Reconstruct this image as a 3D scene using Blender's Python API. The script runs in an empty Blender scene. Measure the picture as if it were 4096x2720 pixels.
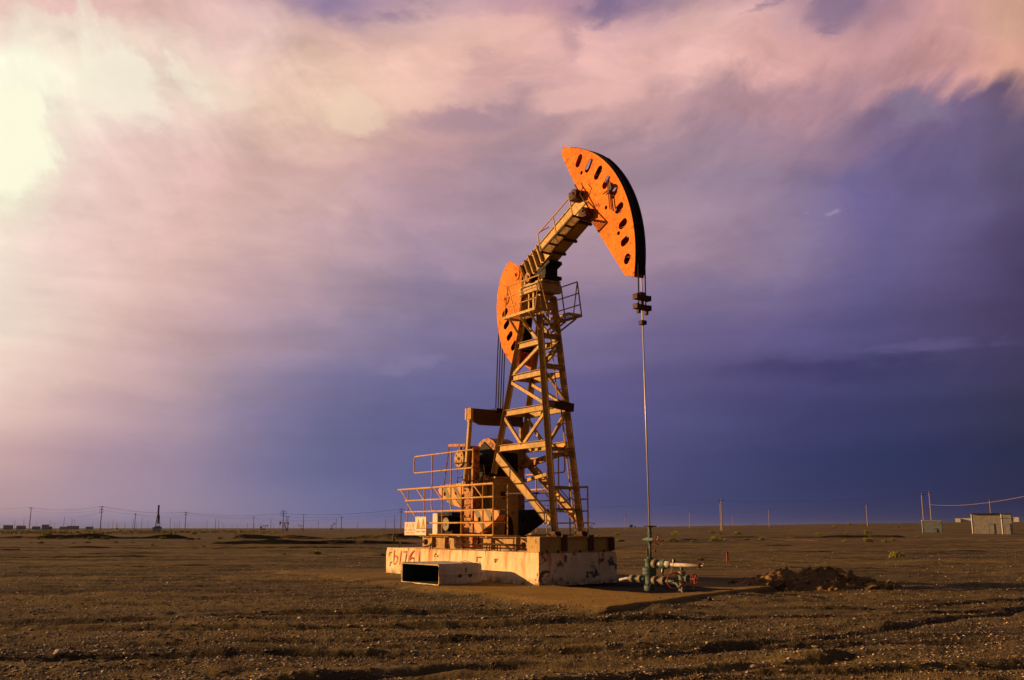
import bpy, bmesh, math, random
import numpy as np
from mathutils import Vector, Matrix
R = math.radians
random.seed(7); rng = np.random.default_rng(7)
scene = bpy.context.scene

# ------------------------------------------------------------------ camera
F_PX, CAM_H, HORIZON = 3800.0, 1.6, 2112.0
PITCH = math.atan((HORIZON - 1360) / F_PX)
cd = bpy.data.cameras.new("camera"); cam = bpy.data.objects.new("camera", cd)
scene.collection.objects.link(cam); scene.camera = cam
cam.location = (0, 0, CAM_H); cam.rotation_euler = (math.pi / 2 + PITCH, 0, 0)
cd.sensor_width = 36.0; cd.lens = 36.0 * F_PX / 4096.0
cd.clip_start = 0.1; cd.clip_end = 60000

# ------------------------------------------------------------------ light
SUN_TRAVEL = Vector((1.0, -0.14, 0)).normalized()      # the light comes from the left, slightly ahead
SUN_EL = R(14)
sd = bpy.data.lights.new("sun", 'SUN'); sun = bpy.data.objects.new("sun", sd)
scene.collection.objects.link(sun)
sd.energy = 5.0; sd.angle = R(0.5); sd.color = (1.0, 0.54, 0.19)
tv = Vector((SUN_TRAVEL.x * math.cos(SUN_EL), SUN_TRAVEL.y * math.cos(SUN_EL), -math.sin(SUN_EL)))
sun.rotation_euler = tv.to_track_quat('-Z', 'Y').to_euler()
sun.location = (-40, 6, 20)

vs = scene.view_settings
vs.view_transform = 'Standard'; vs.look = 'None'; vs.gamma = 1.0; vs.exposure = 0.4; vs.use_curve_mapping = False

# ------------------------------------------------------------------ sky
SKY_X = [c * 1.7349 for c in (0, 150, 300, 450, 600, 800, 1000, 1200, 1400, 1600, 1800, 2000, 2200, 2361)]
SKY_Y = [5, 120, 260, 400, 650, 950, 1250, 1550, 1850, 2040, 2112]
SKY = [
 [(228,190,180),(225,185,178),(222,180,172),(220,175,170),(190,155,165),(135,115,145),(185,150,160),(195,150,160),(125,105,140),(185,150,160),(165,135,150),(150,120,145),(215,160,155),(190,150,125)],
 [(248,245,220),(243,230,210),(235,205,190),(232,200,188),(225,190,182),(215,175,165),(235,190,175),(230,180,172),(205,160,162),(225,180,172),(225,175,170),(165,130,150),(220,165,160),(195,150,125)],
 [(250,248,225),(247,240,215),(240,225,205),(238,210,195),(235,200,185),(235,195,175),(238,195,178),(232,180,172),(235,185,175),(235,185,175),(225,170,165),(220,165,160),(225,165,155),(215,160,140)],
 [(250,248,225),(240,228,208),(240,222,205),(238,210,195),(235,200,180),(235,200,175),(215,170,160),(180,145,150),(225,175,170),(190,150,158),(180,140,150),(140,115,140),(120,100,135),(95,80,105)],
 [(252,250,220),(235,205,195),(230,195,190),(230,190,182),(215,175,168),(210,170,162),(190,150,155),(160,135,150),(160,135,150),(150,130,150),(140,120,145),(105,95,140),(105,95,135),(95,85,115)],
 [(240,222,205),(230,198,190),(230,192,185),(228,188,180),(215,178,175),(200,165,168),(170,142,158),(165,140,155),(180,148,160),(170,142,158),(140,122,150),(105,95,140),(100,88,130),(75,65,100)],
 [(240,222,205),(235,208,195),(222,185,178),(200,165,165),(182,152,162),(160,140,160),(130,118,150),(135,120,150),(130,115,150),(115,102,140),(105,95,140),(92,85,132),(85,75,115),(70,60,95)],
 [(235,205,190),(220,185,178),(205,170,172),(175,150,160),(140,128,158),(108,105,145),(102,100,145),(100,95,140),(95,88,135),(90,85,130),(78,72,120),(62,62,105),(62,60,98),(58,55,82)],
 [(205,168,168),(180,150,160),(165,140,158),(150,132,155),(120,115,150),(95,98,140),(95,95,142),(92,90,138),(82,80,125),(70,72,115),(58,62,105),(48,55,95),(44,50,88),(40,45,72)],
 [(180,150,155),(172,146,158),(160,140,158),(150,133,155),(130,122,152),(108,108,150),(98,98,145),(88,88,135),(75,75,118),(65,68,110),(55,60,100),(48,52,92),(44,48,85),(40,42,75)],
 [(160,135,150),(140,125,150),(130,122,150),(135,122,150),(130,118,148),(115,110,148),(105,100,145),(95,90,130),(85,80,120),(75,72,112),(62,62,100),(52,55,90),(46,48,82),(42,42,72)],
]
SKY = np.array(SKY, float) / 255
SKY = np.where(SKY <= 0.04045, SKY / 12.92, ((SKY + 0.055) / 1.055) ** 2.4)
def sky_colour(az, el):
    """Cloud colour in the direction azimuth/elevation (radians), read from the table above."""
    az = max(-R(50), min(R(50), az))
    d = np.array([math.sin(az) * math.cos(el), math.cos(az) * math.cos(el), math.sin(el)])
    fw = d[1] * math.cos(PITCH) + d[2] * math.sin(PITCH); up = -d[1] * math.sin(PITCH) + d[2] * math.cos(PITCH)
    x = 2048 + F_PX * d[0] / fw; y = 1360 - F_PX * up / fw
    i = np.interp(x, SKY_X, range(len(SKY_X))); j = np.interp(y, SKY_Y, range(len(SKY_Y)))
    i0, j0 = int(min(i, len(SKY_X) - 2)), int(min(j, len(SKY_Y) - 2)); a, b = i - i0, j - j0
    return ((SKY[j0][i0] * (1 - a) + SKY[j0][i0 + 1] * a) * (1 - b) + (SKY[j0 + 1][i0] * (1 - a) + SKY[j0 + 1][i0 + 1] * a) * b)

class NT:
    """small helper to write node graphs"""
    def __init__(s, tree): s.t = tree; s.n = tree.nodes; s.l = tree.links
    def new(s, kind, **kw):
        n = s.n.new(kind)
        for k, v in kw.items(): setattr(n, k, v)
        return n
    def put(s, sock, v):
        if isinstance(v, bpy.types.NodeSocket): s.l.new(v, sock)
        else: sock.default_value = v
    def math(s, op, a, b=0.0, c=0.0, clamp=False):
        n = s.new('ShaderNodeMath', operation=op, use_clamp=clamp)
        s.put(n.inputs[0], a); s.put(n.inputs[1], b); s.put(n.inputs[2], c); return n.outputs[0]
    def vmath(s, op, a, b=(0, 0, 0), scale=None):
        n = s.new('ShaderNodeVectorMath', operation=op); s.put(n.inputs[0], a); s.put(n.inputs[1], b)
        if scale is not None: s.put(n.inputs[3], scale)
        return n.outputs[0]
    def mix(s, f, a, b, mode='MIX'):
        n = s.new('ShaderNodeMix', data_type='RGBA', blend_type=mode); s.put(n.inputs[0], f)
        for k, v in ((6, a), (7, b)):
            if not isinstance(v, bpy.types.NodeSocket) and len(v) == 3: v = (*v, 1)
            s.put(n.inputs[k], v)
        return n.outputs[2]
    def noise(s, vec, scale, detail=4, rough=0.5, dist=0.0, color=False):
        n = s.new('ShaderNodeTexNoise'); 
        if vec is not None: s.put(n.inputs['Vector'], vec)
        n.inputs['Scale'].default_value = scale; n.inputs['Detail'].default_value = detail
        n.inputs['Roughness'].default_value = rough; n.inputs['Distortion'].default_value = dist
        return n.outputs['Color' if color else 'Fac']
    def rng(s, v, a, b, c=0.0, d=1.0, smooth=False):
        n = s.new('ShaderNodeMapRange', clamp=True, interpolation_type='SMOOTHSTEP' if smooth else 'LINEAR')
        s.put(n.inputs[0], v)
        for k, q in enumerate((a, b, c, d)): s.put(n.inputs[1 + k], q)
        return n.outputs[0]
    def scalev(s, vec, sc):
        n = s.new('ShaderNodeMapping'); s.put(n.inputs['Vector'], vec); n.inputs['Scale'].default_value = sc; return n.outputs[0]

world = bpy.data.worlds.new("World"); scene.world = world; world.use_nodes = True
w = NT(world.node_tree); w.n.clear()
tc = w.new('ShaderNodeTexCoord').outputs['Generated']
# the cloud deck: direction, torn by several octaves of turbulence, looked up in the colour table
base = w.scalev(tc, (1.0, 1.0, 1.6))
sep0 = w.new('ShaderNodeSeparateXYZ'); w.put(sep0.inputs[0], tc)
amp = w.rng(sep0.outputs[2], 0.05, 0.38, 0.035, 0.13, smooth=True)
n1 = w.noise(w.scalev(tc, (3.2, 3.2, 5.0)), 1.0, 9, 0.54, 0.15, color=True)
n1 = w.vmath('SUBTRACT', n1, (0.5, 0.5, 0.5))
wd = w.vmath('ADD', tc, w.vmath('SCALE', n1, scale=amp))
n2 = w.noise(w.scalev(wd, (11, 11, 15)), 1.0, 7, 0.6, 0.2, color=True)
n2 = w.vmath('SUBTRACT', n2, (0.5, 0.5, 0.5))
wd = w.vmath('ADD', wd, w.vmath('SCALE', n2, scale=w.math('MULTIPLY', amp, 0.33)))
wd = w.vmath('NORMALIZE', wd)
sep = w.new('ShaderNodeSeparateXYZ'); w.put(sep.inputs[0], wd)
az = w.math('ARCTAN2', sep.outputs[0], sep.outputs[1])
el = w.math('ARCSINE', sep.outputs[2])
# streaks combed out by the wind: they fan from left-leaning to right-leaning across the view
az0 = w.math('ARCTAN2', sep0.outputs[0], sep0.outputs[1]); el0 = w.math('ARCSINE', sep0.outputs[2])
th_ = w.math('MULTIPLY_ADD', az0, 1.15, -0.03)
cs_, sn_ = w.math('COSINE', th_), w.math('SINE', th_)
al = w.math('ADD', w.math('MULTIPLY', az0, cs_), w.math('MULTIPLY', el0, sn_)); ac = w.math('SUBTRACT', w.math('MULTIPLY', el0, cs_), w.math('MULTIPLY', az0, sn_))
cmb = w.new('ShaderNodeCombineXYZ'); w.put(cmb.inputs[0], w.math('MULTIPLY', al, 5.0)); w.put(cmb.inputs[1], w.math('MULTIPLY', ac, 17.0)); w.put(cmb.inputs[2], 3.3)
streak = w.noise(w.vmath('ADD', cmb.outputs[0], w.vmath('SCALE', n1, scale=2.2)), 1.0, 9, 0.58, 0.1)
streak = w.math('SUBTRACT', streak, 0.5)
cmb2 = w.new('ShaderNodeCombineXYZ'); w.put(cmb2.inputs[0], w.math('MULTIPLY', az0, 2.6)); w.put(cmb2.inputs[1], w.math('MULTIPLY', el0, 24.0))
layer = w.math('SUBTRACT', w.noise(w.vmath('ADD', cmb2.outputs[0], w.vmath('SCALE', n1, scale=1.5)), 1.0, 6, 0.55), 0.5)
hi = w.rng(el0, R(11), R(25), 0.0, 1.0, smooth=True)
el = w.math('ADD', el, w.math('MULTIPLY', streak, w.math('MULTIPLY', hi, 0.055)))
az = w.math('ADD', az, w.math('MULTIPLY', streak, w.math('MULTIPLY', hi, 0.06)))
azf = w.rng(az, -R(40), R(40))
els = [0.0, 1.2, 3.5, 6, 8.5, 11, 13.5, 16, 18.5, 20.5, 22.5, 24.5, 26.5, 28.5, 31]
col = None
for k, e in enumerate(els):
    rp = w.new('ShaderNodeValToRGB'); w.put(rp.inputs[0], azf); cr = rp.color_ramp; cr.interpolation = 'LINEAR'
    N = 31
    while len(cr.elements) < N: cr.elements.new(0.5)
    for i in range(N):
        c = sky_colour(R(-40 + 80 * i / (N - 1)), R(e))
        cr.elements[i].position = i / (N - 1); cr.elements[i].color = (*[float(q) for q in c], 1)
    c = rp.outputs[0]
    col = c if col is None else w.mix(w.rng(el, R(els[k - 1]), R(e), smooth=True), col, c)
# fine wisps
wisp = w.noise(w.scalev(wd, (6, 6, 15)), 1.0, 10, 0.60, 0.3)
wa = w.rng(sep0.outputs[2], 0.15, 0.45, 0.05, 0.19)
wisp = w.math('ADD', 1.0, w.math('MULTIPLY', wa, w.rng(wisp, 0.3, 0.7, -1.0, 1.0)))
wisp = w.math('ADD', wisp, w.math('MULTIPLY', streak, w.math('MULTIPLY_ADD', hi, 0.42, 0.12)))
wisp = w.math('ADD', wisp, w.math('MULTIPLY', layer, w.math('MULTIPLY_ADD', hi, -0.42, 0.50)))
wispf = w.mix(w.rng(sep0.outputs[2], 0.02, 0.12), (1, 1, 1), wisp)
col = w.mix(1.0, col, wispf, 'MULTIPLY')
# single cloud features: glare where the sun stands behind the cloud, torn gaps, small scraps
edge = w.math('ADD', w.math('MULTIPLY', w.math('SUBTRACT', w.noise(w.scalev(tc, (4.5, 4.5, 8)), 1.0, 10, 0.66, 0.1), 0.5), 1.6), w.math('MULTIPLY', streak, 1.3))
azw = w.math('ADD', az0, w.math('MULTIPLY', streak, 0.05)); elw = w.math('ADD', el0, w.math('MULTIPLY', w.math('SUBTRACT', wisp, 1.0), 0.12))
def feature(x, y, rx, ry, c, strength, soft=0.55, rag=1.6):
    global col
    X_, Y_ = x * 1.7349, y * 1.7349; a_ = (X_ - 2048) / F_PX; b_ = (1360 - Y_) / F_PX; cp, sp_ = math.cos(PITCH), math.sin(PITCH)
    dx, dy, dz = a_, cp - b_ * sp_, sp_ + b_ * cp; A0 = math.atan2(dx, dy); E0 = math.atan2(dz, math.hypot(dx, dy)); s_ = 1.7349 / F_PX
    u_ = w.math('DIVIDE', w.math('SUBTRACT', azw, A0), rx * s_); v_ = w.math('DIVIDE', w.math('SUBTRACT', elw, E0), ry * s_)
    d_ = w.math('SQRT', w.math('ADD', w.math('MULTIPLY', u_, u_), w.math('MULTIPLY', v_, v_))); d_ = w.math('ADD', d_, w.math('MULTIPLY', edge, rag))
    lin = tuple(((q / 255 + 0.055) / 1.055) ** 2.4 for q in c)
    col = w.mix(w.math('MULTIPLY', w.rng(d_, 1.0, 1.0 - soft, 0, 1, smooth=True), strength), col, lin)
feature(-10, 320, 150, 130, (253, 250, 222), 1.0, 0.35, 1.0); feature(80, 150, 110, 75, (251, 246, 222), 0.6, 0.8, 2.2); feature(250, 200, 150, 70, (249, 240, 218), 0.7, 0.8, 2.4); feature(150, 60, 120, 40, (244, 228, 208), 0.5, 0.8, 2.4)
feature(500, 210, 120, 45, (243, 222, 200), 0.5, 0.8, 2.0); feature(800, 260, 70, 60, (243, 212, 186), 0.6, 0.7, 2.0); feature(950, 190, 160, 55, (242, 200, 180), 0.5, 0.8, 2.0)
feature(850, 20, 170, 45, (134, 116, 144), 0.75, 0.95, 2.0); feature(1395, 8, 130, 36, (124, 106, 140), 0.75, 0.95, 2.0); feature(1320, 75, 45, 60, (168, 132, 150), 0.5, 0.95, 2.0); feature(1905, 35, 75, 42, (130, 108, 138), 0.7, 0.95, 2.6); feature(1760, 5, 110, 26, (145, 120, 145), 0.7, 0.7, 2.2)
feature(1110, 175, 70, 40, (205, 158, 160), 0.5, 0.8, 2.4); feature(1100, 275, 170, 55, (160, 132, 150), 0.6, 0.8, 1.6); feature(1330, 235, 130, 45, (236, 186, 176), 0.65, 0.8, 1.8); feature(1150, 70, 90, 60, (238, 190, 178), 0.5, 0.8, 2.6)
feature(2120, 260, 70, 35, (140, 125, 150), 0.5, 0.9, 1.6); feature(1925, 448, 24, 11, (155, 145, 175), 0.7, 0.9, 1.8); feature(1865, 460, 10, 9, (145, 135, 168), 0.6, 0.9, 1.5); feature(985, 828, 80, 16, (135, 125, 160), 0.55, 0.9, 2.2); feature(900, 848, 38, 14, (135, 125, 160), 0.5, 0.9, 2.0)
feature(1560, 520, 130, 60, (178, 150, 168), 0.45, 0.9, 1.5); feature(2120, 800, 270, 20, (100, 90, 136), 0.55, 0.95, 1.3); feature(1980, 862, 430, 34, (58, 55, 98), 0.55, 0.95, 1.1); feature(1930, 448, 28, 10, (158, 148, 178), 0.7, 0.9, 0.6); feature(1864, 461, 10, 8, (146, 136, 168), 0.6, 0.9, 0.5)
# above the picture and behind the camera: a duller lilac deck with the clear sky showing through
sky = w.new('ShaderNodeTexSky', sky_type='NISHITA'); sky.sun_disc = False
sky.sun_elevation = SUN_EL; sky.sun_rotation = R(-82)
nis = w.mix(1.0, sky.outputs[0], (0.02, 0.02, 0.02), 'MULTIPLY')
back = w.mix(w.rng(w.noise(w.scalev(tc, (1.5, 1.5, 3)), 1.0, 6, 0.6), 0.3, 0.7), (0.06, 0.045, 0.055), (0.12, 0.085, 0.09))
back = w.mix(0.25, back, nis)
azr = w.math('ARCTAN2', sep0.outputs[0], sep0.outputs[1])
fb = w.rng(w.math('ABSOLUTE', w.math('ADD', azr, 0.30)), 1.0, 1.7, 0, 1, smooth=True)
ft = w.rng(sep0.outputs[2], 0.55, 0.80, 0, 1, smooth=True)
col = w.mix(w.math('MAXIMUM', fb, ft), col, back)
bg = w.new('ShaderNodeBackground'); w.put(bg.inputs[0], col); bg.inputs[1].default_value = 0.758
out = w.new('ShaderNodeOutputWorld'); w.l.new(bg.outputs[0], out.inputs[0])

# ------------------------------------------------------------------ materials
def material(name):
    m = bpy.data.materials.new(name); m.use_nodes = True; t = NT(m.node_tree); t.n.clear()
    b = t.new('ShaderNodeBsdfPrincipled'); o = t.new('ShaderNodeOutputMaterial'); t.l.new(b.outputs[0], o.inputs[0])
    return m, t, b
def paint(name, base, rust=(0.12, 0.045, 0.02), amount=0.35, rough=0.55, second=None, metallic=0.0, streak=True, scale=1.0, mottle=0.35, spec=0.3, bump=0.2):
    """weathered paint: large fading, rust blotches, vertical run marks, chipped spots"""
    m, t, b = material(name)
    co = t.new('ShaderNodeTexCoord').outputs['Object']
    big = t.noise(co, 1.3 * scale, 5, 0.6); sec = second or tuple(q * 0.62 for q in base)
    c = t.mix(t.rng(big, 0.35, 0.68), base, sec)
    fine = t.noise(co, 14 * scale, 8, 0.65)
    c = t.mix(t.rng(fine, 0.42, 0.72, 0, mottle), c, tuple(q * 0.6 for q in base))
    spots = t.math('MULTIPLY', t.rng(t.noise(co, 6 * scale, 9, 0.7, 0.5), 0.66 - 0.18 * amount, 0.72 - 0.16 * amount), 0.9)
    c = t.mix(spots, c, rust)
    if streak:
        st = t.noise(t.scalev(co, (9 * scale, 9 * scale, 0.5 * scale)), 1.0, 5, 0.6)
        c = t.mix(t.rng(st, 0.62 - 0.12 * amount, 0.80, 0, 0.65), c, rust)
    t.put(b.inputs['Base Color'], c); b.inputs['Metallic'].default_value = metallic
    t.put(b.inputs['Roughness'], t.rng(fine, 0.3, 0.7, rough - 0.12, rough + 0.2))
    bp = t.new('ShaderNodeBump'); bp.inputs['Strength'].default_value = bump; bp.inputs['Distance'].default_value = 0.01; b.inputs['Specular IOR Level'].default_value = spec
    t.put(bp.inputs['Height'], t.noise(co, 30 * scale, 6, 0.6)); t.l.new(bp.outputs[0], b.inputs['Normal'])
    return m
M = {}
M['cream'] = paint('weathered_cream_paint', (0.55, 0.345, 0.095), amount=0.5)
M['cream_rust'] = paint('rusty_cream_paint', (0.48, 0.29, 0.09), amount=0.8)
M['orange'] = paint('orange_paint', (0.76, 0.170, 0.003), rust=(0.20, 0.05, 0.012), amount=0.52, second=(0.88, 0.25, 0.012), streak=True, scale=0.8, mottle=0.32, spec=0.08, bump=0.08)
M['rail'] = paint('rail_paint', (0.70, 0.40, 0.11), amount=0.5)
M['grease'] = paint('black_grease', (0.018, 0.012, 0.008), rust=(0.07, 0.022, 0.01), amount=0.45, rough=0.6, spec=0.12)
M['rust'] = paint('dark_rusty_steel', (0.10, 0.042, 0.022), rust=(0.04, 0.018, 0.012), amount=0.7, rough=0.7)
M['rusty_orange'] = paint('rusty_orange_steel', (0.54, 0.18, 0.035), second=(0.46, 0.25, 0.08), rust=(0.07, 0.025, 0.014), amount=0.95, rough=0.6)
M['steel'] = paint('bare_steel', (0.80, 0.72, 0.64), amount=0.0, rough=0.4, metallic=0.25, streak=False, spec=0.5)
M['wire'] = paint('wire_rope_steel', (0.05, 0.035, 0.03), amount=0.3, rough=0.5, metallic=0.3, streak=False)
M['green'] = paint('grey_green_valve_paint', (0.10, 0.17, 0.165), rust=(0.05, 0.03, 0.02), amount=0.6, second=(0.06, 0.11, 0.11), scale=3)
M['pipe'] = paint('pale_pipe_paint', (0.54, 0.51, 0.48), rust=(0.14, 0.06, 0.03), amount=0.5, scale=3)
M['flange'] = paint('rusty_flange', (0.30, 0.26, 0.19), rust=(0.12, 0.05, 0.03), amount=0.8, scale=3)
M['red'] = paint('red_handwheel_paint', (0.38, 0.05, 0.03), amount=0.3, scale=3)
M['wheel'] = paint('orange_handwheel_paint', (0.45, 0.10, 0.035), amount=0.4, scale=3)
M['white'] = paint('white_enamel', (0.78, 0.74, 0.68), amount=0.1, scale=2)
M['yellow'] = paint('sign_yellow', (0.85, 0.50, 0.03), amount=0.0, scale=2, streak=False)
M['black'] = paint('sign_black', (0.03, 0.03, 0.03), amount=0.0, streak=False)
M['faded'] = paint('faded_red_print', (0.62, 0.40, 0.26), amount=0.0, streak=False)
M['redpaint'] = paint('hand_painted_red', (0.50, 0.055, 0.02), rust=(0.62, 0.42, 0.28), amount=0.25, streak=False, scale=2)
M['stake'] = paint('red_stake_paint', (0.30, 0.045, 0.025), amount=0.1)
M['boxpaint'] = paint('grey_tank_paint', (0.48, 0.50, 0.54), rust=(0.13, 0.07, 0.045), amount=0.45, rough=0.7)
M['boxedge'] = paint('rusty_torn_edge', (0.78, 0.58, 0.34), rust=(0.30, 0.12, 0.04), amount=0.7, scale=2)
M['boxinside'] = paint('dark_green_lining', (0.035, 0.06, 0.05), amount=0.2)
M['pole'] = paint('pole_concrete', (0.42, 0.30, 0.22), amount=0.1, streak=False)
M['darkpole'] = paint('dark_pole_wood', (0.14, 0.10, 0.085), amount=0.1, streak=False)
M['shedwall'] = paint('dusty_shed_wall', (0.50, 0.48, 0.45), amount=0.05, rough=0.85)
M['shedblue'] = paint('blue_trim_paint', (0.06, 0.09, 0.16), amount=0.1)
M['palebox'] = paint('pale_blue_box_paint', (0.36, 0.42, 0.46), amount=0.15)
M['brick'] = paint('dull_brown_wall', (0.16, 0.10, 0.085), amount=0.1)
M['roof'] = paint('dark_roof', (0.05, 0.05, 0.06), amount=0.1)
M['farorange'] = paint('far_orange_paint', (0.65, 0.22, 0.05), amount=0.3)
M['farred'] = paint('far_red_paint', (0.28, 0.07, 0.05), amount=0.3)
M['fardark'] = paint('far_dark_paint', (0.06, 0.045, 0.04), amount=0.3)

def striped():
    m, t, b = material('orange_and_dark_hazard_stripes')
    co = t.new('ShaderNodeTexCoord').outputs['Object']; s = t.new('ShaderNodeSeparateXYZ'); t.put(s.inputs[0], co)
    d = t.math('ADD', s.outputs[0], t.math('MULTIPLY', s.outputs[2], 0.85))
    d = t.math('ADD', d, t.math('MULTIPLY', t.noise(co, 8, 5, 0.6), 0.06))
    f = t.math('FRACT', t.math('MULTIPLY', d, 1.45))
    band = t.math('GREATER_THAN', f, 0.52)
    c = t.mix(band, (0.70, 0.25, 0.055), (0.13, 0.10, 0.055))
    c = t.mix(t.rng(t.noise(co, 5, 9, 0.7), 0.58, 0.66), c, (0.16, 0.05, 0.025))
    t.put(b.inputs['Base Color'], c); b.inputs['Roughness'].default_value = 0.6
    return m
M['striped'] = striped()

def concrete():
    m, t, b = material('painted_stained_concrete')
    co = t.new('ShaderNodeTexCoord').outputs['Object']; s = t.new('ShaderNodeSeparateXYZ'); t.put(s.inputs[0], co)
    c = t.mix(t.rng(t.noise(co, 1.6, 6, 0.6), 0.35, 0.7), (0.84, 0.66, 0.44), (0.70, 0.49, 0.26))
    c = t.mix(t.rng(t.noise(t.scalev(co, (7, 7, 0.8)), 1.0, 6, 0.65), 0.45, 0.75, 0, 0.55), c, (0.86, 0.76, 0.58))
    # rust washing down from the skid: strong at the top edge, in streaks
    top = t.rng(s.outputs[2], 0.05, 0.88, 0.0, 1.0)
    st = t.noise(t.scalev(co, (3.2, 3.2, 0.25)), 1.0, 6, 0.65)
    rust = t.math('MULTIPLY', t.rng(t.math('ADD', st, t.math('MULTIPLY', top, 0.16)), 0.62, 0.78), 0.8)
    c = t.mix(rust, c, (0.50, 0.13, 0.035))
    for c_, w2, k_ in ((-0.78, 0.13, 0.9), (-1.15, 0.05, 0.5), (-2.72, 0.10, 0.8), (-3.3, 0.03, 0.6), (-5.1, 0.04, 0.4)):   # rust runs at fixed drip points
        g = t.math('SUBTRACT', 1.0, t.math('DIVIDE', t.math('ABSOLUTE', t.math('ADD', t.math('SUBTRACT', s.outputs[0], c_), t.math('MULTIPLY', t.math('SUBTRACT', t.noise(co, 4, 4, 0.6), 0.5), 0.25))), w2), clamp=True)
        c = t.mix(t.math('MULTIPLY', t.math('MULTIPLY', g, k_), t.math('MULTIPLY', t.rng(t.noise(t.scalev(co, (12, 12, 1.5)), 1.0, 5, 0.6), 0.35, 0.6), t.rng(s.outputs[2], 0.0, 0.5, 0.45, 1.0))), c, (0.62, 0.13, 0.02))
    # spalled and blackened patches, mostly on the front end
    fr = t.rng(s.outputs[0], -1.2, -0.2, 0.0, 0.10)
    sp = t.math('ADD', t.noise(co, 2.6, 9, 0.72, 0.4), fr)
    c = t.mix(t.rng(sp, 0.665, 0.69), c, (0.10, 0.075, 0.06))
    c = t.mix(t.rng(t.noise(co, 9, 7, 0.7), 0.60, 0.68, 0, 0.6), c, (0.24, 0.15, 0.08))
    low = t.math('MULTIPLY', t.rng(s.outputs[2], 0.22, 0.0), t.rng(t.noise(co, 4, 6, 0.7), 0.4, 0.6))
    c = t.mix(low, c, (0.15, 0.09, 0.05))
    t.put(b.inputs['Base Color'], c); b.inputs['Roughness'].default_value = 0.85
    bp = t.new('ShaderNodeBump'); bp.inputs['Strength'].default_value = 0.5; bp.inputs['Distance'].default_value = 0.02
    t.put(bp.inputs['Height'], t.math('ADD', t.noise(co, 12, 8, 0.7), t.rng(sp, 0.665, 0.69, 0.0, -0.6))); t.l.new(bp.outputs[0], b.inputs['Normal'])
    return m
M['concrete'] = concrete()

def soil(name, a, bcol, dark, light, masks=False):
    m, t, b = material(name)
    co = t.new('ShaderNodeTexCoord').outputs['Object']
    c = t.mix(t.rng(t.noise(t.scalev(co, (0.05, 0.11, 0.1)), 1.0, 7, 0.6), 0.38, 0.64), a, bcol)
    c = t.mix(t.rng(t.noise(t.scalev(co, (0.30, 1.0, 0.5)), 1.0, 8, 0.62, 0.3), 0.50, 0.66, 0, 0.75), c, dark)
    c = t.mix(t.rng(t.noise(t.scalev(co, (0.07, 0.5, 0.5)), 1.0, 6, 0.6, 0.2), 0.515, 0.60, 0, 0.8), c, dark)  # long streaks: dark soil plus the unlit sides of small bumps, as colour
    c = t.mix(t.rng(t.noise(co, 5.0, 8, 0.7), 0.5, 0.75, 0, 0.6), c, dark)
    v = t.new('ShaderNodeTexVoronoi'); t.put(v.inputs['Vector'], co); v.inputs['Scale'].default_value = 17
    c = t.mix(t.rng(v.outputs['Distance'], 0.10, 0.24, 0.55, 0.0), c, light)
    v2 = t.new('ShaderNodeTexVoronoi'); t.put(v2.inputs['Vector'], co); v2.inputs['Scale'].default_value = 45
    c = t.mix(t.rng(v2.outputs['Distance'], 0.1, 0.35, 0.4, 0.0), c, light)
    if masks:   # trampled yellow earth of the raised pad, crude-oil stain and the base's cast shadow painted black round the well
        at = t.new('ShaderNodeAttribute'); at.attribute_name = 'pad'
        pc = t.mix(t.rng(t.noise(t.scalev(co, (0.6, 1.6, 1)), 1.0, 7, 0.65), 0.35, 0.7), (0.31, 0.195, 0.055), (0.21, 0.135, 0.045))
        c = t.mix(t.math('MULTIPLY', at.outputs['Fac'], 0.9), c, pc)
        ru = t.new('ShaderNodeAttribute'); ru.attribute_name = 'rut'; c = t.mix(t.math('MULTIPLY', ru.outputs['Fac'], 0.7), c, dark)
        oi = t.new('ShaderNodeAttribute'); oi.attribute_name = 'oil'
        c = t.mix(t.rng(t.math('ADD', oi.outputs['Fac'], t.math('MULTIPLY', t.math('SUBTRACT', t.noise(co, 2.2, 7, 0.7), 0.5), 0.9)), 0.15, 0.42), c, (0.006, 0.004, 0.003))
    t.put(b.inputs['Base Color'], c); b.inputs['Roughness'].default_value = 0.95
    b.inputs['Specular IOR Level'].default_value = 0.06
    h = t.math('ADD', t.math('MULTIPLY', t.noise(co, 22, 9, 0.75), 1.0), t.math('MULTIPLY', v.outputs['Distance'], -0.5))
    bp = t.new('ShaderNodeBump'); bp.inputs['Strength'].default_value = 0.8; bp.inputs['Distance'].default_value = 0.03
    t.put(bp.inputs['Height'], h); t.l.new(bp.outputs[0], b.inputs['Normal'])
    return m
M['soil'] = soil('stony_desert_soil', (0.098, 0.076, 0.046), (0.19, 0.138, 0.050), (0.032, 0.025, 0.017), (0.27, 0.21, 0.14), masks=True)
M['track'] = soil('packed_track_soil', (0.34, 0.23, 0.15), (0.30, 0.20, 0.13), (0.22, 0.15, 0.09), (0.40, 0.28, 0.2))
M['clod'] = soil('brown_clod', (0.27, 0.17, 0.075), (0.36, 0.22, 0.09), (0.15, 0.095, 0.045), (0.42, 0.27, 0.13))

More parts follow.
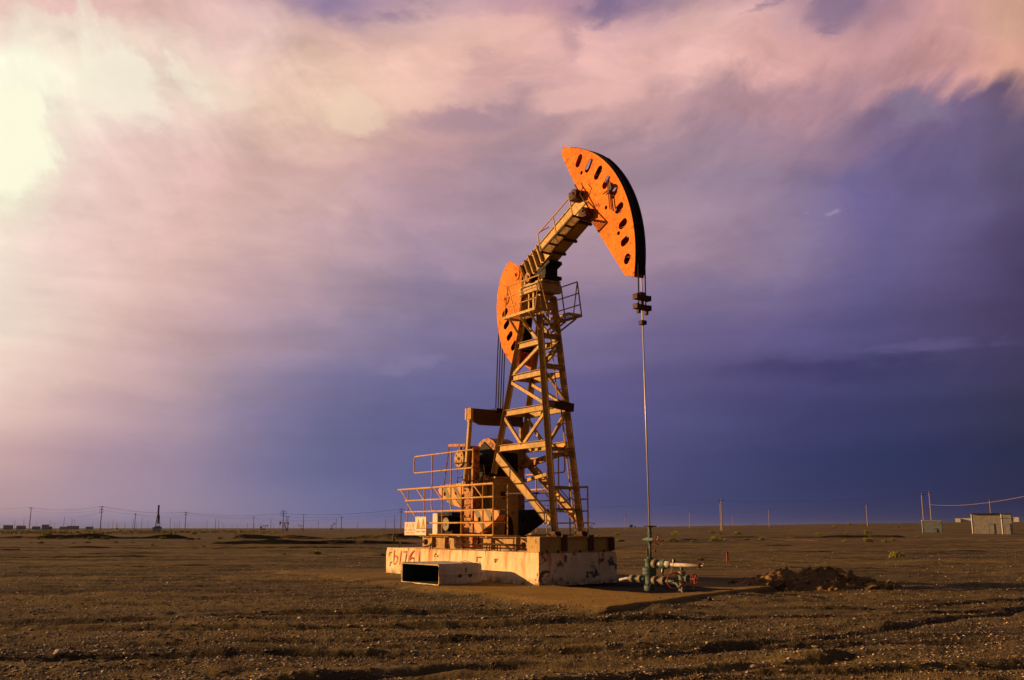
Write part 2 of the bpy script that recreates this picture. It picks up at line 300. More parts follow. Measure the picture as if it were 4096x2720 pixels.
def stone_mat(name, lo, hi):
    m, t, b = material(name)
    geo = t.new('ShaderNodeNewGeometry'); rp = t.new('ShaderNodeValToRGB'); t.put(rp.inputs[0], geo.outputs['Random Per Island'])
    cr = rp.color_ramp; cr.elements[0].color = (*lo, 1); cr.elements[1].color = (*hi, 1)
    e = cr.elements.new(0.83); e.color = (*[l * 0.72 + h * 0.28 for l, h in zip(lo, hi)], 1)
    t.put(b.inputs['Base Color'], rp.outputs[0]); b.inputs['Roughness'].default_value = 0.75
    return m
M['stone'] = stone_mat('mixed_gravel', (0.05, 0.035, 0.024), (0.66, 0.52, 0.41))
M['twig'] = stone_mat('dry_stubble', (0.12, 0.075, 0.035), (0.30, 0.19, 0.08))
def leaf_mat(name, lo, hi):
    m, t, b = material(name)
    geo = t.new('ShaderNodeNewGeometry')
    c = t.mix(geo.outputs['Random Per Island'], lo, hi)
    t.put(b.inputs['Base Color'], c); b.inputs['Roughness'].default_value = 0.8
    return m
M['leaf'] = leaf_mat('yellow_green_desert_leaves', (0.17, 0.18, 0.02), (0.38, 0.34, 0.05))
M['leafdry'] = leaf_mat('dry_olive_leaves', (0.13, 0.12, 0.02), (0.26, 0.21, 0.04))

# ------------------------------------------------------------------ mesh helpers
COL = scene.collection
class MB:
    """collects shapes, then links them as ONE mesh object"""
    def __init__(s): s.v = []; s.f = []
    def add(s, vs_, fs):
        o = len(s.v); s.v += [tuple(map(float, q)) for q in vs_]; s.f += [tuple(o + i for i in f) for f in fs]; return s
    def box(s, lo, hi):
        (a, b, c), (d, e, f) = lo, hi
        return s.add([(a,b,c),(d,b,c),(d,e,c),(a,e,c),(a,b,f),(d,b,f),(d,e,f),(a,e,f)],
                     [(0,3,2,1),(4,5,6,7),(0,1,5,4),(1,2,6,5),(2,3,7,6),(3,0,4,7)])
    def bar(s, p, q, w_, h, ref=(0, 0, 1), ow=0.0, oh=0.0):
        """rectangular bar from p to q: h measured along ref, w_ across"""
        p, q = Vector(p), Vector(q); d = (q - p).normalized(); r = Vector(ref); r = (r - d * r.dot(d))
        if r.length < 1e-4: r = Vector((1, 0, 0)) - d * d.x
        r.normalize(); x = d.cross(r); p = p + x * ow + r * oh; q = q + x * ow + r * oh
        vs_ = [e + x * (a * w_ / 2) + r * (b * h / 2) for e in (p, q) for a, b in ((-1,-1),(1,-1),(1,1),(-1,1))]
        return s.add(vs_, [(0,3,2,1),(4,5,6,7),(0,1,5,4),(1,2,6,5),(2,3,7,6),(3,0,4,7)])
    def ibeam(s, p, q, w_, h, ref=(0, 0, 1), t=0.014):
        s.bar(p, q, t, h - 2 * t, ref); s.bar(p, q, w_, t, ref, oh=h / 2 - t / 2); s.bar(p, q, w_, t, ref, oh=-h / 2 + t / 2); return s
    def tube(s, pts, r, n=8, cap=True):
        pts = [Vector(p) for p in pts]; rs = r if isinstance(r, (list, tuple)) else [r] * len(pts); o = len(s.v)
        prev = None
        for i, p in enumerate(pts):
            d = (pts[min(i + 1, len(pts) - 1)] - pts[max(i - 1, 0)]).normalized()
            if prev is None:
                a = Vector((0, 0, 1)) if abs(d.z) < 0.9 else Vector((1, 0, 0))
                x = d.cross(a).normalized()
            else: x = (prev - d * prev.dot(d)).normalized()
            prev = x; y = d.cross(x)
            for k in range(n):
                t = 2 * math.pi * k / n; s.v.append(tuple(p + (x * math.cos(t) + y * math.sin(t)) * rs[i]))
        for i in range(len(pts) - 1):
            for k in range(n):
                a, b = o + i * n + k, o + i * n + (k + 1) % n; s.f.append((a, b, b + n, a + n))
        if cap: s.f.append(tuple(o + k for k in reversed(range(n)))); e = o + (len(pts) - 1) * n; s.f.append(tuple(e + k for k in range(n)))
        return s
    def disc(s, c, ax, r, t, n=24):
        c = Vector(c); ax = Vector(ax).normalized(); return s.tube([c - ax * t / 2, c + ax * t / 2], r, n)
    def flange(s, c, ax, r, t, bolts=8):
        """two bolted flange plates with studs"""
        c = Vector(c); ax = Vector(ax).normalized()
        s.disc(c - ax * t * 0.30, ax, r, t * 0.5, 28); s.disc(c + ax * t * 0.30, ax, r, t * 0.5, 28); s.disc(c, ax, r * 0.8, t * 0.2, 20)
        a = Vector((0, 0, 1)) if abs(ax.z) < 0.9 else Vector((1, 0, 0)); x = ax.cross(a).normalized(); y = ax.cross(x)
        for k in range(bolts):
            th = 2 * math.pi * (k + 0.5) / bolts; q = c + (x * math.cos(th) + y * math.sin(th)) * r * 0.82
            s.disc(q, ax, r * 0.09, t * 1.7, 6)
        return s
    def ring(s, c, ax, r, w_, n=32, m=8):
        c = Vector(c); ax = Vector(ax).normalized(); a = Vector((0, 0, 1)) if abs(ax.z) < 0.9 else Vector((1, 0, 0))
        x = ax.cross(a).normalized(); y = ax.cross(x); o = len(s.v)
        for i in range(n):
            t = 2 * math.pi * i / n; d = x * math.cos(t) + y * math.sin(t)
            for j in range(m):
                u = 2 * math.pi * j / m; s.v.append(tuple(c + d * (r + w_ * math.cos(u)) + ax * (w_ * math.sin(u))))
        for i in range(n):
            for j in range(m):
                s.f.append((o + i*m + j, o + ((i+1) % n)*m + j, o + ((i+1) % n)*m + (j+1) % m, o + i*m + (j+1) % m))
        return s
    def handwheel(s, c, ax, r, w_=0.014, spokes=5):
        s.ring(c, ax, r, w_); c = Vector(c); ax = Vector(ax).normalized(); a = Vector((0, 0, 1)) if abs(ax.z) < 0.9 else Vector((1, 0, 0))
        x = ax.cross(a).normalized(); y = ax.cross(x)
        for k in range(spokes):
            t = 2 * math.pi * k / spokes + 0.3; s.bar(c, c + (x * math.cos(t) + y * math.sin(t)) * r, w_ * 1.2, w_ * 1.6, ax)
        s.disc(c, ax, r * 0.2, w_ * 4, 12); return s
    def build(s, name, mat, parent=None, bevel=0.0, smooth=False):
        me = bpy.data.meshes.new(name); me.from_pydata(s.v, [], s.f); me.validate()
        bm = bmesh.new(); bm.from_mesh(me); bmesh.ops.recalc_face_normals(bm, faces=bm.faces)
        bm.to_mesh(me); bm.free()
        me.materials.append(mat); o = bpy.data.objects.new(name, me); COL.objects.link(o)
        if smooth:
            for p in me.polygons: p.use_smooth = len(p.vertices) == 4
        if bevel:
            b = o.modifiers.new('bevel', 'BEVEL'); b.width = bevel; b.segments = 2; b.limit_method = 'ANGLE'
        if parent is not None: o.parent = parent
        return o

def plate(name, outline, holes, y0, y1, mat, parent=None, bevel=0.004):
    """a plate with holes: outline and holes are (u, z) loops, thickness from y0 to y1 along v"""
    cu = bpy.data.curves.new(name, 'CURVE'); cu.dimensions = '2D'; cu.fill_mode = 'BOTH'
    for loop in [outline] + list(holes):
        sp = cu.splines.new('POLY'); sp.points.add(len(loop) - 1)
        for i, (a, b) in enumerate(loop): sp.points[i].co = (a, b, 0, 1)
        sp.use_cyclic_u = True
    cu.extrude = (y1 - y0) / 2 - bevel; cu.bevel_depth = bevel; cu.offset = -bevel
    tmp = bpy.data.objects.new(name + '_curve', cu); COL.objects.link(tmp)
    dg = bpy.context.evaluated_depsgraph_get()
    me = bpy.data.meshes.new_from_object(tmp.evaluated_get(dg)); bpy.data.objects.remove(tmp); bpy.data.curves.remove(cu)
    for v in me.vertices: x, y, z = v.co; v.co = (x, (y0 + y1) / 2 - z, y)
    me.materials.clear(); me.materials.append(mat)
    bm = bmesh.new(); bm.from_mesh(me); bmesh.ops.remove_doubles(bm, verts=bm.verts, dist=1e-4)
    bmesh.ops.recalc_face_normals(bm, faces=bm.faces); bm.to_mesh(me); bm.free()
    me.name = name; o = bpy.data.objects.new(name, me); COL.objects.link(o)
    for p in me.polygons: p.use_smooth = False
    if parent is not None: o.parent = parent
    return o
def slot(p, q, r, n=8):
    """rounded slot between two (u, z) centres"""
    p, q = Vector((*p, 0)), Vector((*q, 0)); d = (q - p); a0 = math.atan2(d.y, d.x) if d.length > 1e-5 else 0
    out_ = []
    for c, s0 in ((q, a0 - math.pi / 2), (p, a0 + math.pi / 2)):
        for k in range(n + 1):
            t = s0 + math.pi * k / n; out_.append((c.x + r * math.cos(t), c.y + r * math.sin(t)))
    return out_
def tag(o, label=None, cat=None, group=None, kind=None):
    if label: o['label'] = label
    if cat: o['category'] = cat
    if group: o['group'] = group
    if kind: o['kind'] = kind
    return o
def thing(name, label, cat, loc=(0, 0, 0), rz=0.0, group=None):
    o = bpy.data.objects.new(name, None); COL.objects.link(o); o.location = loc; o.rotation_euler = (0, 0, rz)
    o.empty_display_size = 0.3
    return tag(o, label, cat, group)
def dup(root, loc, rz, label=None, scale=None, mats=None):
    """copy a thing with its parts and sub-parts"""
    r = root.copy(); COL.objects.link(r); r.location = loc; r.rotation_euler = (0, 0, rz)
    if label: r['label'] = label
    if scale is not None: r.scale = (scale,) * 3
    for ch in list(root.children):
        c = ch.copy(); COL.objects.link(c); c.parent = r
        for g in list(ch.children):
            d = g.copy(); COL.objects.link(d); d.parent = c
    return r

# ------------------------------------------------------------------ terrain height
T1 = rng.random((256, 256))
def vn(x, y, seed=0):
    xi = np.floor(x).astype(int); yi = np.floor(y).astype(int); fx = x - xi; fy = y - yi
    fx = fx * fx * (3 - 2 * fx); fy = fy * fy * (3 - 2 * fy); s = seed * 37
    g = lambda a, b: T1[(a + s) & 255, (b + s * 3) & 255]
    return (g(xi, yi) * (1 - fx) + g(xi + 1, yi) * fx) * (1 - fy) + (g(xi, yi + 1) * (1 - fx) + g(xi + 1, yi + 1) * fx) * fy - 0.5
def fbm(x, y, octs, seed=0, gain=0.5):
    t = 0; a = 1
    for k in range(octs): t = t + a * vn(x * 2 ** k + 11.3 * k, y * 2 ** k + 5.1 * k, seed + k); a *= gain
    return t
def ss(a, b, x):
    t = np.clip((x - a) / (b - a), 0, 1); return t * t * (3 - 2 * t)
def cellar(x, y):  # patch before the base: slight dip, oil stain and painted shadow
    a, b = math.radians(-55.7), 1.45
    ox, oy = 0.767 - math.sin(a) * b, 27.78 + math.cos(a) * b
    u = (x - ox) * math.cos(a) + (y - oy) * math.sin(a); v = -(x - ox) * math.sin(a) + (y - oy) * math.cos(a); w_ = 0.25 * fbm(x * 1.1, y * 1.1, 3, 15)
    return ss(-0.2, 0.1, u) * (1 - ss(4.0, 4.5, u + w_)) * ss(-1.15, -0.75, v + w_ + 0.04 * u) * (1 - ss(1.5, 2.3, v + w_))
PC = np.array([1.95, 20.2])                     # corner of the raised earth pad round the well
PL = np.array([-3.2, 5.4]) / np.hypot(3.2, 5.4); PR = np.array([6.6, 9.0]) / np.hypot(6.6, 9.0)
def height(x, y, full=False):
    x = np.asarray(x, float); y = np.asarray(y, float)
    r = np.hypot(x, y)
    z = np.full(np.broadcast(x, y).shape, -0.12)
    wob = 0.10 * fbm(x * 1.5, y * 1.5, 3, 5)
    dl = (x - PC[0]) * PL[1] - (y - PC[1]) * PL[0] + wob     # >0: right of the left edge
    dr = -((x - PC[0]) * PR[1] - (y - PC[1]) * PR[0]) + wob  # >0: left of the right edge
    pad = ss(-0.45, 0.25, dl) * ss(-0.07, 0.07, dr)
    pad = pad * (1 - ss(36, 44, y)) * (1 - ss(10, 14, x)); pad_ = pad
    z = z + 0.12 * pad - 0.02 * cellar(x, y)
    rough = 1 - 0.78 * pad
    near = 1 - ss(90, 200, r)
    z = z + rough * near * (0.11 * fbm(x * 0.22, y * 0.6, 3, 1) + 0.08 * fbm(x * 0.9 + y * 0.25, y * 2.2, 3, 2) + 0.024 * fbm(x * 5, y * 5, 4, 3, 0.65) * (1 - ss(40, 80, r)))
    # wheel ruts sweeping across the foreground
    rut = 0.0 * z
    for k, (qx, qy, ex, ey, off) in enumerate(((2.4, 12.0, 4.2, 2.6, 0), (2.4, 12.0, 4.2, 2.6, 1.7), (5, 19.0, 1, 0.30, 0), (5, 19.0, 1, 0.30, 1.6), (-6, 13.2, 1, 0.10, 0), (-6, 13.2, 1, 0.10, 1.4), (-9, 20, 1, 0.04, 0), (-3, 11.0, 1, 0.16, 0), (-12, 28, 1, 0.06, 0))):
        n_ = math.hypot(ex, ey); ex, ey = ex / n_, ey / n_
        al = (x - qx) * ex + (y - qy) * ey; d = -(x - qx) * ey + (y - qy) * ex - off + 0.35 * fbm(al / 6 + k, al * 0, 2, 20 + k) - 0.012 * al * al * (1 if k < 4 else 0.3)
        m = ss(-0.34, -0.02, fbm(al / 5, al * 0 + k, 2, 30 + k)) * (1 - ss(12, 26, np.abs(al)))
        g = np.exp(-(d / 0.13) ** 2); z = z - rough * m * 0.055 * g + rough * m * 0.04 * np.exp(-((d - 0.28) / 0.14) ** 2); rut = np.maximum(rut, rough * m * g)
    far = ss(60, 260, r)
    z = z + far * (0.30 * fbm(x / 45, y / 45, 3, 8) + 0.12 * fbm(x / 9, y / 9, 2, 9))
    z = z + 5.3 * ss(-60, 330, x) * ss(90, 480, y) * (1 - 0.5 * ss(700, 2500, y))
    return (z, pad_, rut) if full else z
def hz(x, y): return float(height(np.array([x]), np.array([y]))[0])
def ray(px, py):
    a = (px - 2048) / F_PX; b = (1360 - py) / F_PX; c, s = math.cos(PITCH), math.sin(PITCH)
    return Vector((a, c - b * s, s + b * c))
def on_ground(px, py, far=1500):
    """where the sight line through a measured picture point meets the terrain"""
    r = ray(px, py); r = r / r.y; ys = np.geomspace(6, far, 4000); xs = r.x * ys; d = CAM_H + r.z * ys - height(xs, ys)
    k = np.argmax(d < 0)
    y = ys[k] if d[k] < 0 else far
    return Vector((r.x * y, y, hz(r.x * y, y)))
def at_dist(px, y):
    """ground point in the picture column px at distance y"""
    x = (px - 2048) / F_PX * y * (math.cos(PITCH) + math.tan(0.0) ) / 1.0
    # column px at the horizon row: undo the pitch
    r = ray(px, HORIZON); x = r.x / r.y * y
    return Vector((x, y, hz(x, y)))

def grid_mesh(name, X, Y, Z, mat, close=False):
    n, m = X.shape; me = bpy.data.meshes.new(name)
    co = np.stack([X, Y, Z], -1).reshape(-1, 3).astype(np.float32)
    mm = m if close else m - 1
    i = np.arange(n - 1)[:, None] * m; j = np.arange(mm)[None]; j2 = (j + 1) % m
    f = np.stack([i + j, i + j2, i + m + j2, i + m + j], -1).reshape(-1, 4).astype(np.int32)
    me.vertices.add(len(co)); me.vertices.foreach_set('co', co.ravel())
    me.loops.add(f.size); me.loops.foreach_set('vertex_index', f.ravel())
    me.polygons.add(len(f)); me.polygons.foreach_set('loop_start', np.arange(0, f.size, 4, dtype=np.int32))
    me.polygons.foreach_set('use_smooth', np.ones(len(f), bool))
    me.update(); me.validate(); me.materials.append(mat)
    o = bpy.data.objects.new(name, me); COL.objects.link(o); return o

ang = np.concatenate([np.linspace(-36, 36, 740), np.linspace(36, 324, 74)[1:-1]]) * math.pi / 180
rad = [0.5]
while rad[-1] < 9000:
    r_ = rad[-1]; rad.append(r_ * (1.30 if r_ < 7 else 1.0045 if r_ < 60 else 1.006 if r_ < 230 else 1.035) + (0.0 if r_ > 1 else 0.3))
rad = np.array(rad)
A, RR = np.meshgrid(-ang[::-1], rad)
GX, GY = RR * np.sin(A), RR * np.cos(A)
GZ_, GP_, GR_ = height(GX, GY, True)
ground = grid_mesh('ground', GX, GY, GZ_, M['soil'], close=True)
for nm_, ar_ in (('pad', GP_ * (1 - 0.8 * ss(26.5, 30, GY))), ('rut', GR_), ('oil', cellar(GX, GY))):  # oil also holds the base's shadow as dark soil colour
    at_ = ground.data.attributes.new(nm_, 'FLOAT', 'POINT'); at_.data.foreach_set('value', ar_.astype(np.float32).ravel())
tag(ground, kind='structure')

def bank(yc, h, seed, lo, hi, gap=-0.3, wander=7.0):
    """low cut bank of earth: steep ragged face towards the viewer, gentle fall behind"""
    xs = np.arange(lo, hi, 0.25 if yc < 100 else 0.4); c = yc + wander * fbm(xs / 60, xs * 0, 3, seed) + 0.9 * fbm(xs / 5, xs * 0, 3, seed + 3)
    m = ss(lo, lo + 8, xs) * (1 - ss(hi - 8, hi, xs)) * ss(gap, gap + 0.18, fbm(xs / 18, xs * 0 + seed, 3, seed + 7))
    hh = h * m * (0.85 + 0.9 * fbm(xs / 7, xs * 0, 3, seed + 11)); pr = [(-0.25, -0.5), (-0.16, 0.02), (-0.02, 0.35), (0.02, 0.75), (0.10, 0.98), (0.6, 1.0), (2.2, 0.7), (6.0, 0.0), (7.0, -1.0)]
    Xg = np.repeat(xs[:, None], len(pr), 1); Yg = np.stack([c + d * (1 if d > 0 else 1 + 1.5 * h) + 0.10 * fbm(xs * 1.3, xs * 0 + k, 3, seed + k) * (1 if k < 5 else 0) for k, (d, _) in enumerate(pr)], 1)
    Zg = height(Xg, Yg) + np.stack([hh * q - (0.25 * (1 - np.clip(m * 4, 0, 1))) for _, q in pr], 1) - 0.02
    o = grid_mesh('terrain_bank', Xg, Yg, Zg, M['soil']); me = o.data
    me.polygons.foreach_set('use_smooth', np.zeros(len(me.polygons), bool)); tag(o, kind='structure')
    if me.polygons[6 if len(me.polygons) > 6 else 0].normal.z < 0: me.flip_normals()
    return o
bank(104, 0.46, 1, -80, -8, -0.42); bank(158, 0.70, 2, -112, -10, -0.42); bank(128, 0.32, 4, 8, 30); bank(165, 0.40, 5, 32, 75)
bank(66, 0.11, 6, -45, -16, -0.02, 4); bank(56, 0.10, 9, -34, -2, 0.02, 4); bank(82, 0.15, 13, -50, -4, 0.0, 5); bank(74, 0.14, 16, 14, 52, 0.02, 5); bank(96, 0.18, 19, 20, 66, -0.02, 5); bank(45, 0.08, 23, -30, -4, 0.04, 3)

# ------------------------------------------------------------------ the pumpjack: local axes u (towards the well), v (across, + is the far side), z up
AZ = R(-55.7)
UV = Vector((math.cos(AZ), math.sin(AZ), 0)); VV = Vector((-math.sin(AZ), math.cos(AZ), 0))
ORG = Vector((0.767, 27.78, 0)) + VV * 1.45
EYE = Vector((0, 0, CAM_H))
def loc(p): q = Vector(p) - ORG; return Vector((q.dot(UV), q.dot(VV), q.z))
def LV(px, py, v):
    r = ray(px, py); t = (v - (EYE - ORG).dot(VV)) / r.dot(VV); return loc(EYE + r * t)
def LU(px, py, u):
    r = ray(px, py); t = (u - (EYE - ORG).dot(UV)) / r.dot(UV); return loc(EYE + r * t)
def zm(x0, y0, s): return lambda x, y: (x0 + x / s, y0 + y / s)
z1, z2, z3, z4, z5, z6 = zm(1900, 550, 1.96), zm(1900, 1050, 3.136), zm(1800, 1500, 2.6133), zm(1540, 1750, 2.8), zm(2000, 1750, 2.57), zm(2450, 2050, 4.48)
r1, r2, r3, r4, r8 = zm(2200, 680, 4.9), zm(1950, 1040, 5.227), zm(1740, 1900, 5.228), zm(1800, 1740, 7.128), zm(1540, 2170, 5.621)
def uz(v, z, pts): return [(q.x, q.z) for q in (LV(*z(*p), v) for p in pts)]

PJ = thing('pumpjack', 'large orange and cream oil pumpjack with horsehead raised, standing on the painted concrete base', 'pumpjack', ORG, AZ)
def sub(mb, name, mat, parent=PJ, **k): return mb.build(name, M[mat], parent, **k)

# --- horsehead: two orange cheek plates with slots, joined by back, end and arc plates
CC, CR = (-1.18, 9.446), 4.195
arc = [(CC[0] + CR * math.cos(R(a)), CC[1] + CR * math.sin(R(a))) for a in np.linspace(-10.5, 72, 34)]
head = [(2.52, 8.73), (2.92, 8.60)] + arc + [(-0.29, 13.64), (-0.40, 13.38), (0.37, 12.0), (0.62, 11.5), (1.0, 10.83)]
sl = [((0.56,12.96),(0.44,12.79)), ((1.07,12.64),(0.90,12.47)), ((1.51,12.27),(1.34,12.10)), ((1.88,11.83),(1.72,11.69)), ((2.18,11.37),(2.06,11.27)),
      ((2.43,10.84),(2.27,10.76)), ((2.57,10.31),(2.43,10.24)), ((2.64,9.76),(2.50,9.70)), ((2.67,9.22),(2.62,9.14))]
holes = [slot(a, b, 0.115) for a, b in sl] + [slot(p, p, 0.062) for p in ((0.62, 12.44), (1.76, 10.98), (2.30, 10.04))]
hh = plate('horsehead', head, holes, -0.185, -0.165, M['orange'], PJ)
plate('far_cheek_plate', head, holes, 0.165, 0.185, M['orange'], hh)
def strip(pts, y0, y1, t):
    mb = MB()
    for a, b in zip(pts, pts[1:]): mb.bar((a[0], (y0 + y1) / 2, a[1]), (b[0], (y0 + y1) / 2, b[1]), y1 - y0, t, (b[1] - a[1], 0, -(b[0] - a[0])) if False else (-(b[1] - a[1]), 0, b[0] - a[0]))
    return mb
sub(strip([(q[0] * 0.998, q[1]) for q in arc], -0.163, 0.163, 0.02), 'wire_track', 'grease', hh)
sub(strip([(q[0] + 0.012, q[1] + 0.004) for q in arc[::-1]], -0.20, -0.10, 0.012), 'track_flange', 'grease', hh)
sub(strip([(q[0] + 0.012, q[1] + 0.004) for q in arc[::-1]], 0.10, 0.20, 0.012), 'track_flange', 'grease', hh)
sub(strip([(-0.40, 13.38), (0.37, 12.0)], -0.16, 0.16, 0.012), 'back_plate', 'orange', hh)
sub(strip([(1.0, 10.83), (2.52, 8.73), (2.92, 8.60)], -0.16, 0.16, 0.012), 'back_plate', 'orange', hh)
for a, b in (((0.5, 12.2), (1.6, 12.6)), ((1.2, 11.2), (2.4, 11.3)), ((1.6, 10.2), (2.95, 10.2)), ((2.2, 9.3), (2.95, 9.2))): sub(MB().bar((a[0], 0, a[1]), (b[0], 0, b[1]), 0.3, 0.02), 'diaphragm', 'rust', hh)
# hinge brackets and latch at the neck
for c, rr in (((0.56, 11.72), 0.21), ((1.02, 11.02), 0.19)):
    mb = MB(); mb.disc((c[0], -0.33, c[1]), (0, 1, 0), rr * 0.72, 0.30, 20); mb.disc((c[0], -0.46, c[1]), (0, 1, 0), rr * 0.5, 0.06, 16); mb.disc((c[0], -0.505, c[1]), (0, 1, 0), rr * 0.22, 0.05, 8)
    mb.box((c[0] - 0.26, -0.46, c[1] - 0.17), (c[0] + 0.12, 0.40, c[1] + 0.10)); mb.disc((c[0], 0.33, c[1]), (0, 1, 0), rr * 0.7, 0.3, 20)
    sub(mb, 'horsehead_hinge', 'rust', bevel=0.015)
mb = MB(); mb.tube([(0.50, -0.36, 12.05), (0.72, -0.38, 11.75), (1.05, -0.36, 11.25), (1.25, -0.33, 10.95)], 0.022); mb.tube([(0.80, -0.36, 12.02), (0.93, -0.38, 11.85), (0.80, -0.38, 11.66)], 0.016)
sub(mb, 'latch_rod', 'rust')
# ladder and pulley fixed to the cheek
mb = MB(); a, b = LV(*r1(1170, 260), -0.24), LV(*r1(1240, 800), -0.24)
mb.tube([a, b], 0.022); a2, b2 = LV(*r1(1125, 300), -0.22), LV(*r1(1175, 770), -0.22); mb.tube([a2, b2], 0.014)
mb.tube([LV(*r1(1100, 205), -0.24), LV(*r1(1150, 270), -0.30)], 0.014); mb.tube([LV(*r1(1045, 470), -0.24), LV(*r1(1130, 400), -0.30)], 0.018)
mb.disc(LV(*r1(1175, 340), -0.28), (0.3, 1, 0.1), 0.13, 0.04, 18); mb.disc(LV(*r1(1165, 430), -0.28), (0, 1, 0), 0.06, 0.12, 12)
sub(mb, 'lifting_pulley', 'rust')
# --- wire ropes over the arc and carrier
top_pts = [(CC[0] + (CR + 0.03) * math.cos(R(a)), CC[1] + (CR + 0.03) * math.sin(R(a))) for a in np.linspace(50, 0, 22)]
for v in (-0.13, 0.13):
    sub(MB().tube([(u, v, z) for u, z in top_pts] + [(3.045, v, 8.8), (3.03, v, 7.55)], 0.02, 6), 'wire_rope', 'wire')
cb = MB()
for z in (7.98, 7.70):
    cb.bar((3.03, -0.24, z), (3.03, 0.24, z), 0.16, 0.14); cb.box((2.93, -0.27, z - 0.06), (3.13, -0.21, z + 0.09)); cb.box((2.93, 0.21, z - 0.08), (3.13, 0.27, z + 0.07))
cb.box((2.96, -0.10, 8.05), (3.10, 0.10, 8.13)); cb.box((2.98, -0.18, 7.52), (3.08, -0.10, 7.64)); cb.box((2.98, 0.11, 7.50), (3.08, 0.19, 7.63))
cb.disc((3.03, 0, 7.84), (0, 0, 1), 0.05, 0.2, 12)
carrier = sub(cb, 'carrier_bar', 'rust', bevel=0.008)
sub(MB().box((2.95, -0.09, 7.20), (3.11, 0.09, 7.32)), 'rod_clamp', 'rust', carrier, bevel=0.01)
sub(MB().tube([(3.03, 0, 8.55), (3.03, 0, 7.3)], 0.022, 10), 'rod_end', 'steel', carrier)
# --- walking beam: deep box girder at 25.6 degrees
BD = Vector((math.cos(R(25.6)), 0, math.sin(R(25.6)))); BN = Vector((-BD.z, 0, BD.x))
P0 = Vector((-2.62, 0, 9.80)); P1 = Vector((0.82, 0, 11.45))
mb = MB(); hb = 0.70
mb.bar(P0, P1, 0.02, hb, BN, ow=-0.19); mb.bar(P0, P1, 0.02, hb, BN, ow=0.19)
mb.bar(P0, P1, 0.46, 0.025, BN, oh=hb / 2); mb.bar(P0, P1, 0.46, 0.025, BN, oh=-hb / 2)
for k in (0.0, 1.0): q = P0.lerp(P1, k); mb.bar(q - BD * 0.01, q + BD * 0.01, 0.40, hb, BN)
beam = sub(mb, 'walking_beam', 'cream')
for k in range(5):
    q = P0 + BD * (0.20 + 0.26 * k)
    mb = MB(); 
    for s in (-1, 1): mb.bar(q + BN * (-0.42 + 0.02 * k) + Vector((0, s * 0.26, 0)), q + BN * (hb / 2 - 0.01) + Vector((0, s * 0.26, 0)), 0.02, 0.13, (0, 1, 0))
    sub(mb, 'stiffener_rib', 'cream', beam)
for k in (0.30, 0.47, 0.64, 0.86):
    q = P0.lerp(P1, k) - BN * (hb / 2 + 0.03); sub(MB().bar(q - BD * 0.04, q + BD * 0.04, 0.56, 0.07, BN), 'clamp_strap', 'rust', beam)
# walkway hung on the near side of the beam
def on_beam(s, v, n): q = P0 + BD * s + BN * n; return Vector((q.x, v, q.z))
wk = thing('beam_walkway', None, None); wk.parent = PJ
del_props = [wk.pop(k, None) for k in ('label', 'category')]
of_, ob_ = LV(*z1(765, 612), -0.95), LV(*z1(515, 895), -0.95); nf_, nb_ = LV(*z1(828, 632), -0.27), LV(*z1(583, 912), -0.27)
def wkp(s, t): return ob_.lerp(of_, s).lerp(nb_.lerp(nf_, s), t)      # s along the walkway, t from its outer edge to the beam
for t_ in (0, 1): sub(MB().bar(wkp(0, t_), wkp(1, t_), 0.04, 0.055, BN), 'walkway_frame', 'rust', wk)
for s in np.linspace(0, 1, 5): sub(MB().bar(wkp(s, 0), wkp(s, 1.12), 0.05, 0.055, BN), 'walkway_frame', 'rust', wk)
mb = MB()
for k in range(-8, 28):
    for d in (1, -1):
        s0 = k / 27.0; s1 = s0 + 8 / 27.0
        a, b = (s0, s1) if d > 0 else (s1, s0)
        a_, b_ = min(max(a, 0), 1), min(max(b, 0), 1)
        if a_ == b_: continue
        mb.bar(wkp(a_, (a_ - a) / (b - a)) + BN * 0.003 * d, wkp(b_, (b_ - a) / (b - a)) + BN * 0.003 * d, 0.010, 0.012, BN)
sub(mb, 'grating', 'cream', wk)
tp_ = [LV(*z1(*q), -0.62) for q in ((490, 760), (612, 620), (737, 475))]
for k, q in enumerate(tp_): sub(MB().tube([wkp(k / 2, 0), q], 0.022), 'rail_post', 'rail', wk)
sub(MB().tube([tp_[0], tp_[1], tp_[2]], 0.022), 'walkway_rail', 'rail', wk); sub(MB().tube([LV(*z1(500, 745), -0.62), LV(*z1(578, 703), -0.75)], 0.016), 'chain_hook', 'rust', wk)
# --- rear head
rout = uz(-0.24, r2, [(430, 60), (480, 30), (610, 95), (660, 130), (720, 320), (722, 900), (660, 1450)]) + \
       uz(-0.24, z2, [(590, 1120), (545, 1335), (460, 1260), (400, 1180), (340, 1060), (300, 870), (281, 700), (277, 560), (287, 400), (310, 260), (345, 140), (380, 70)])
rh = [slot(*uz(-0.24, z, [a, b]), 0.108) for z, a, b in ((r2, (398, 1075), (352, 1140)), (r2, (430, 1320), (383, 1388)), (z2, (455, 900), (425, 945)), (z2, (508, 1020), (478, 1070)))] + \
     [slot(q, q, 0.045) for q in uz(-0.24, r2, [(595, 925)])]
rear = plate('rear_head', rout, rh, -0.26, -0.24, M['orange'], PJ)
plate('far_cheek_plate', rout, rh, 0.24, 0.26, M['orange'], rear)
lo = uz(-0.24, z2, [(460, 1260), (400, 1180), (340, 1060), (300, 870), (281, 700), (277, 560), (287, 400), (310, 260), (345, 140), (380, 70)])
sub(strip(lo[::-1], -0.238, 0.238, 0.02), 'wire_track', 'grease', rear)
sub(strip([rout[4], rout[5], rout[6], rout[7]], -0.23, 0.23, 0.02), 'back_plate', 'grease', rear)
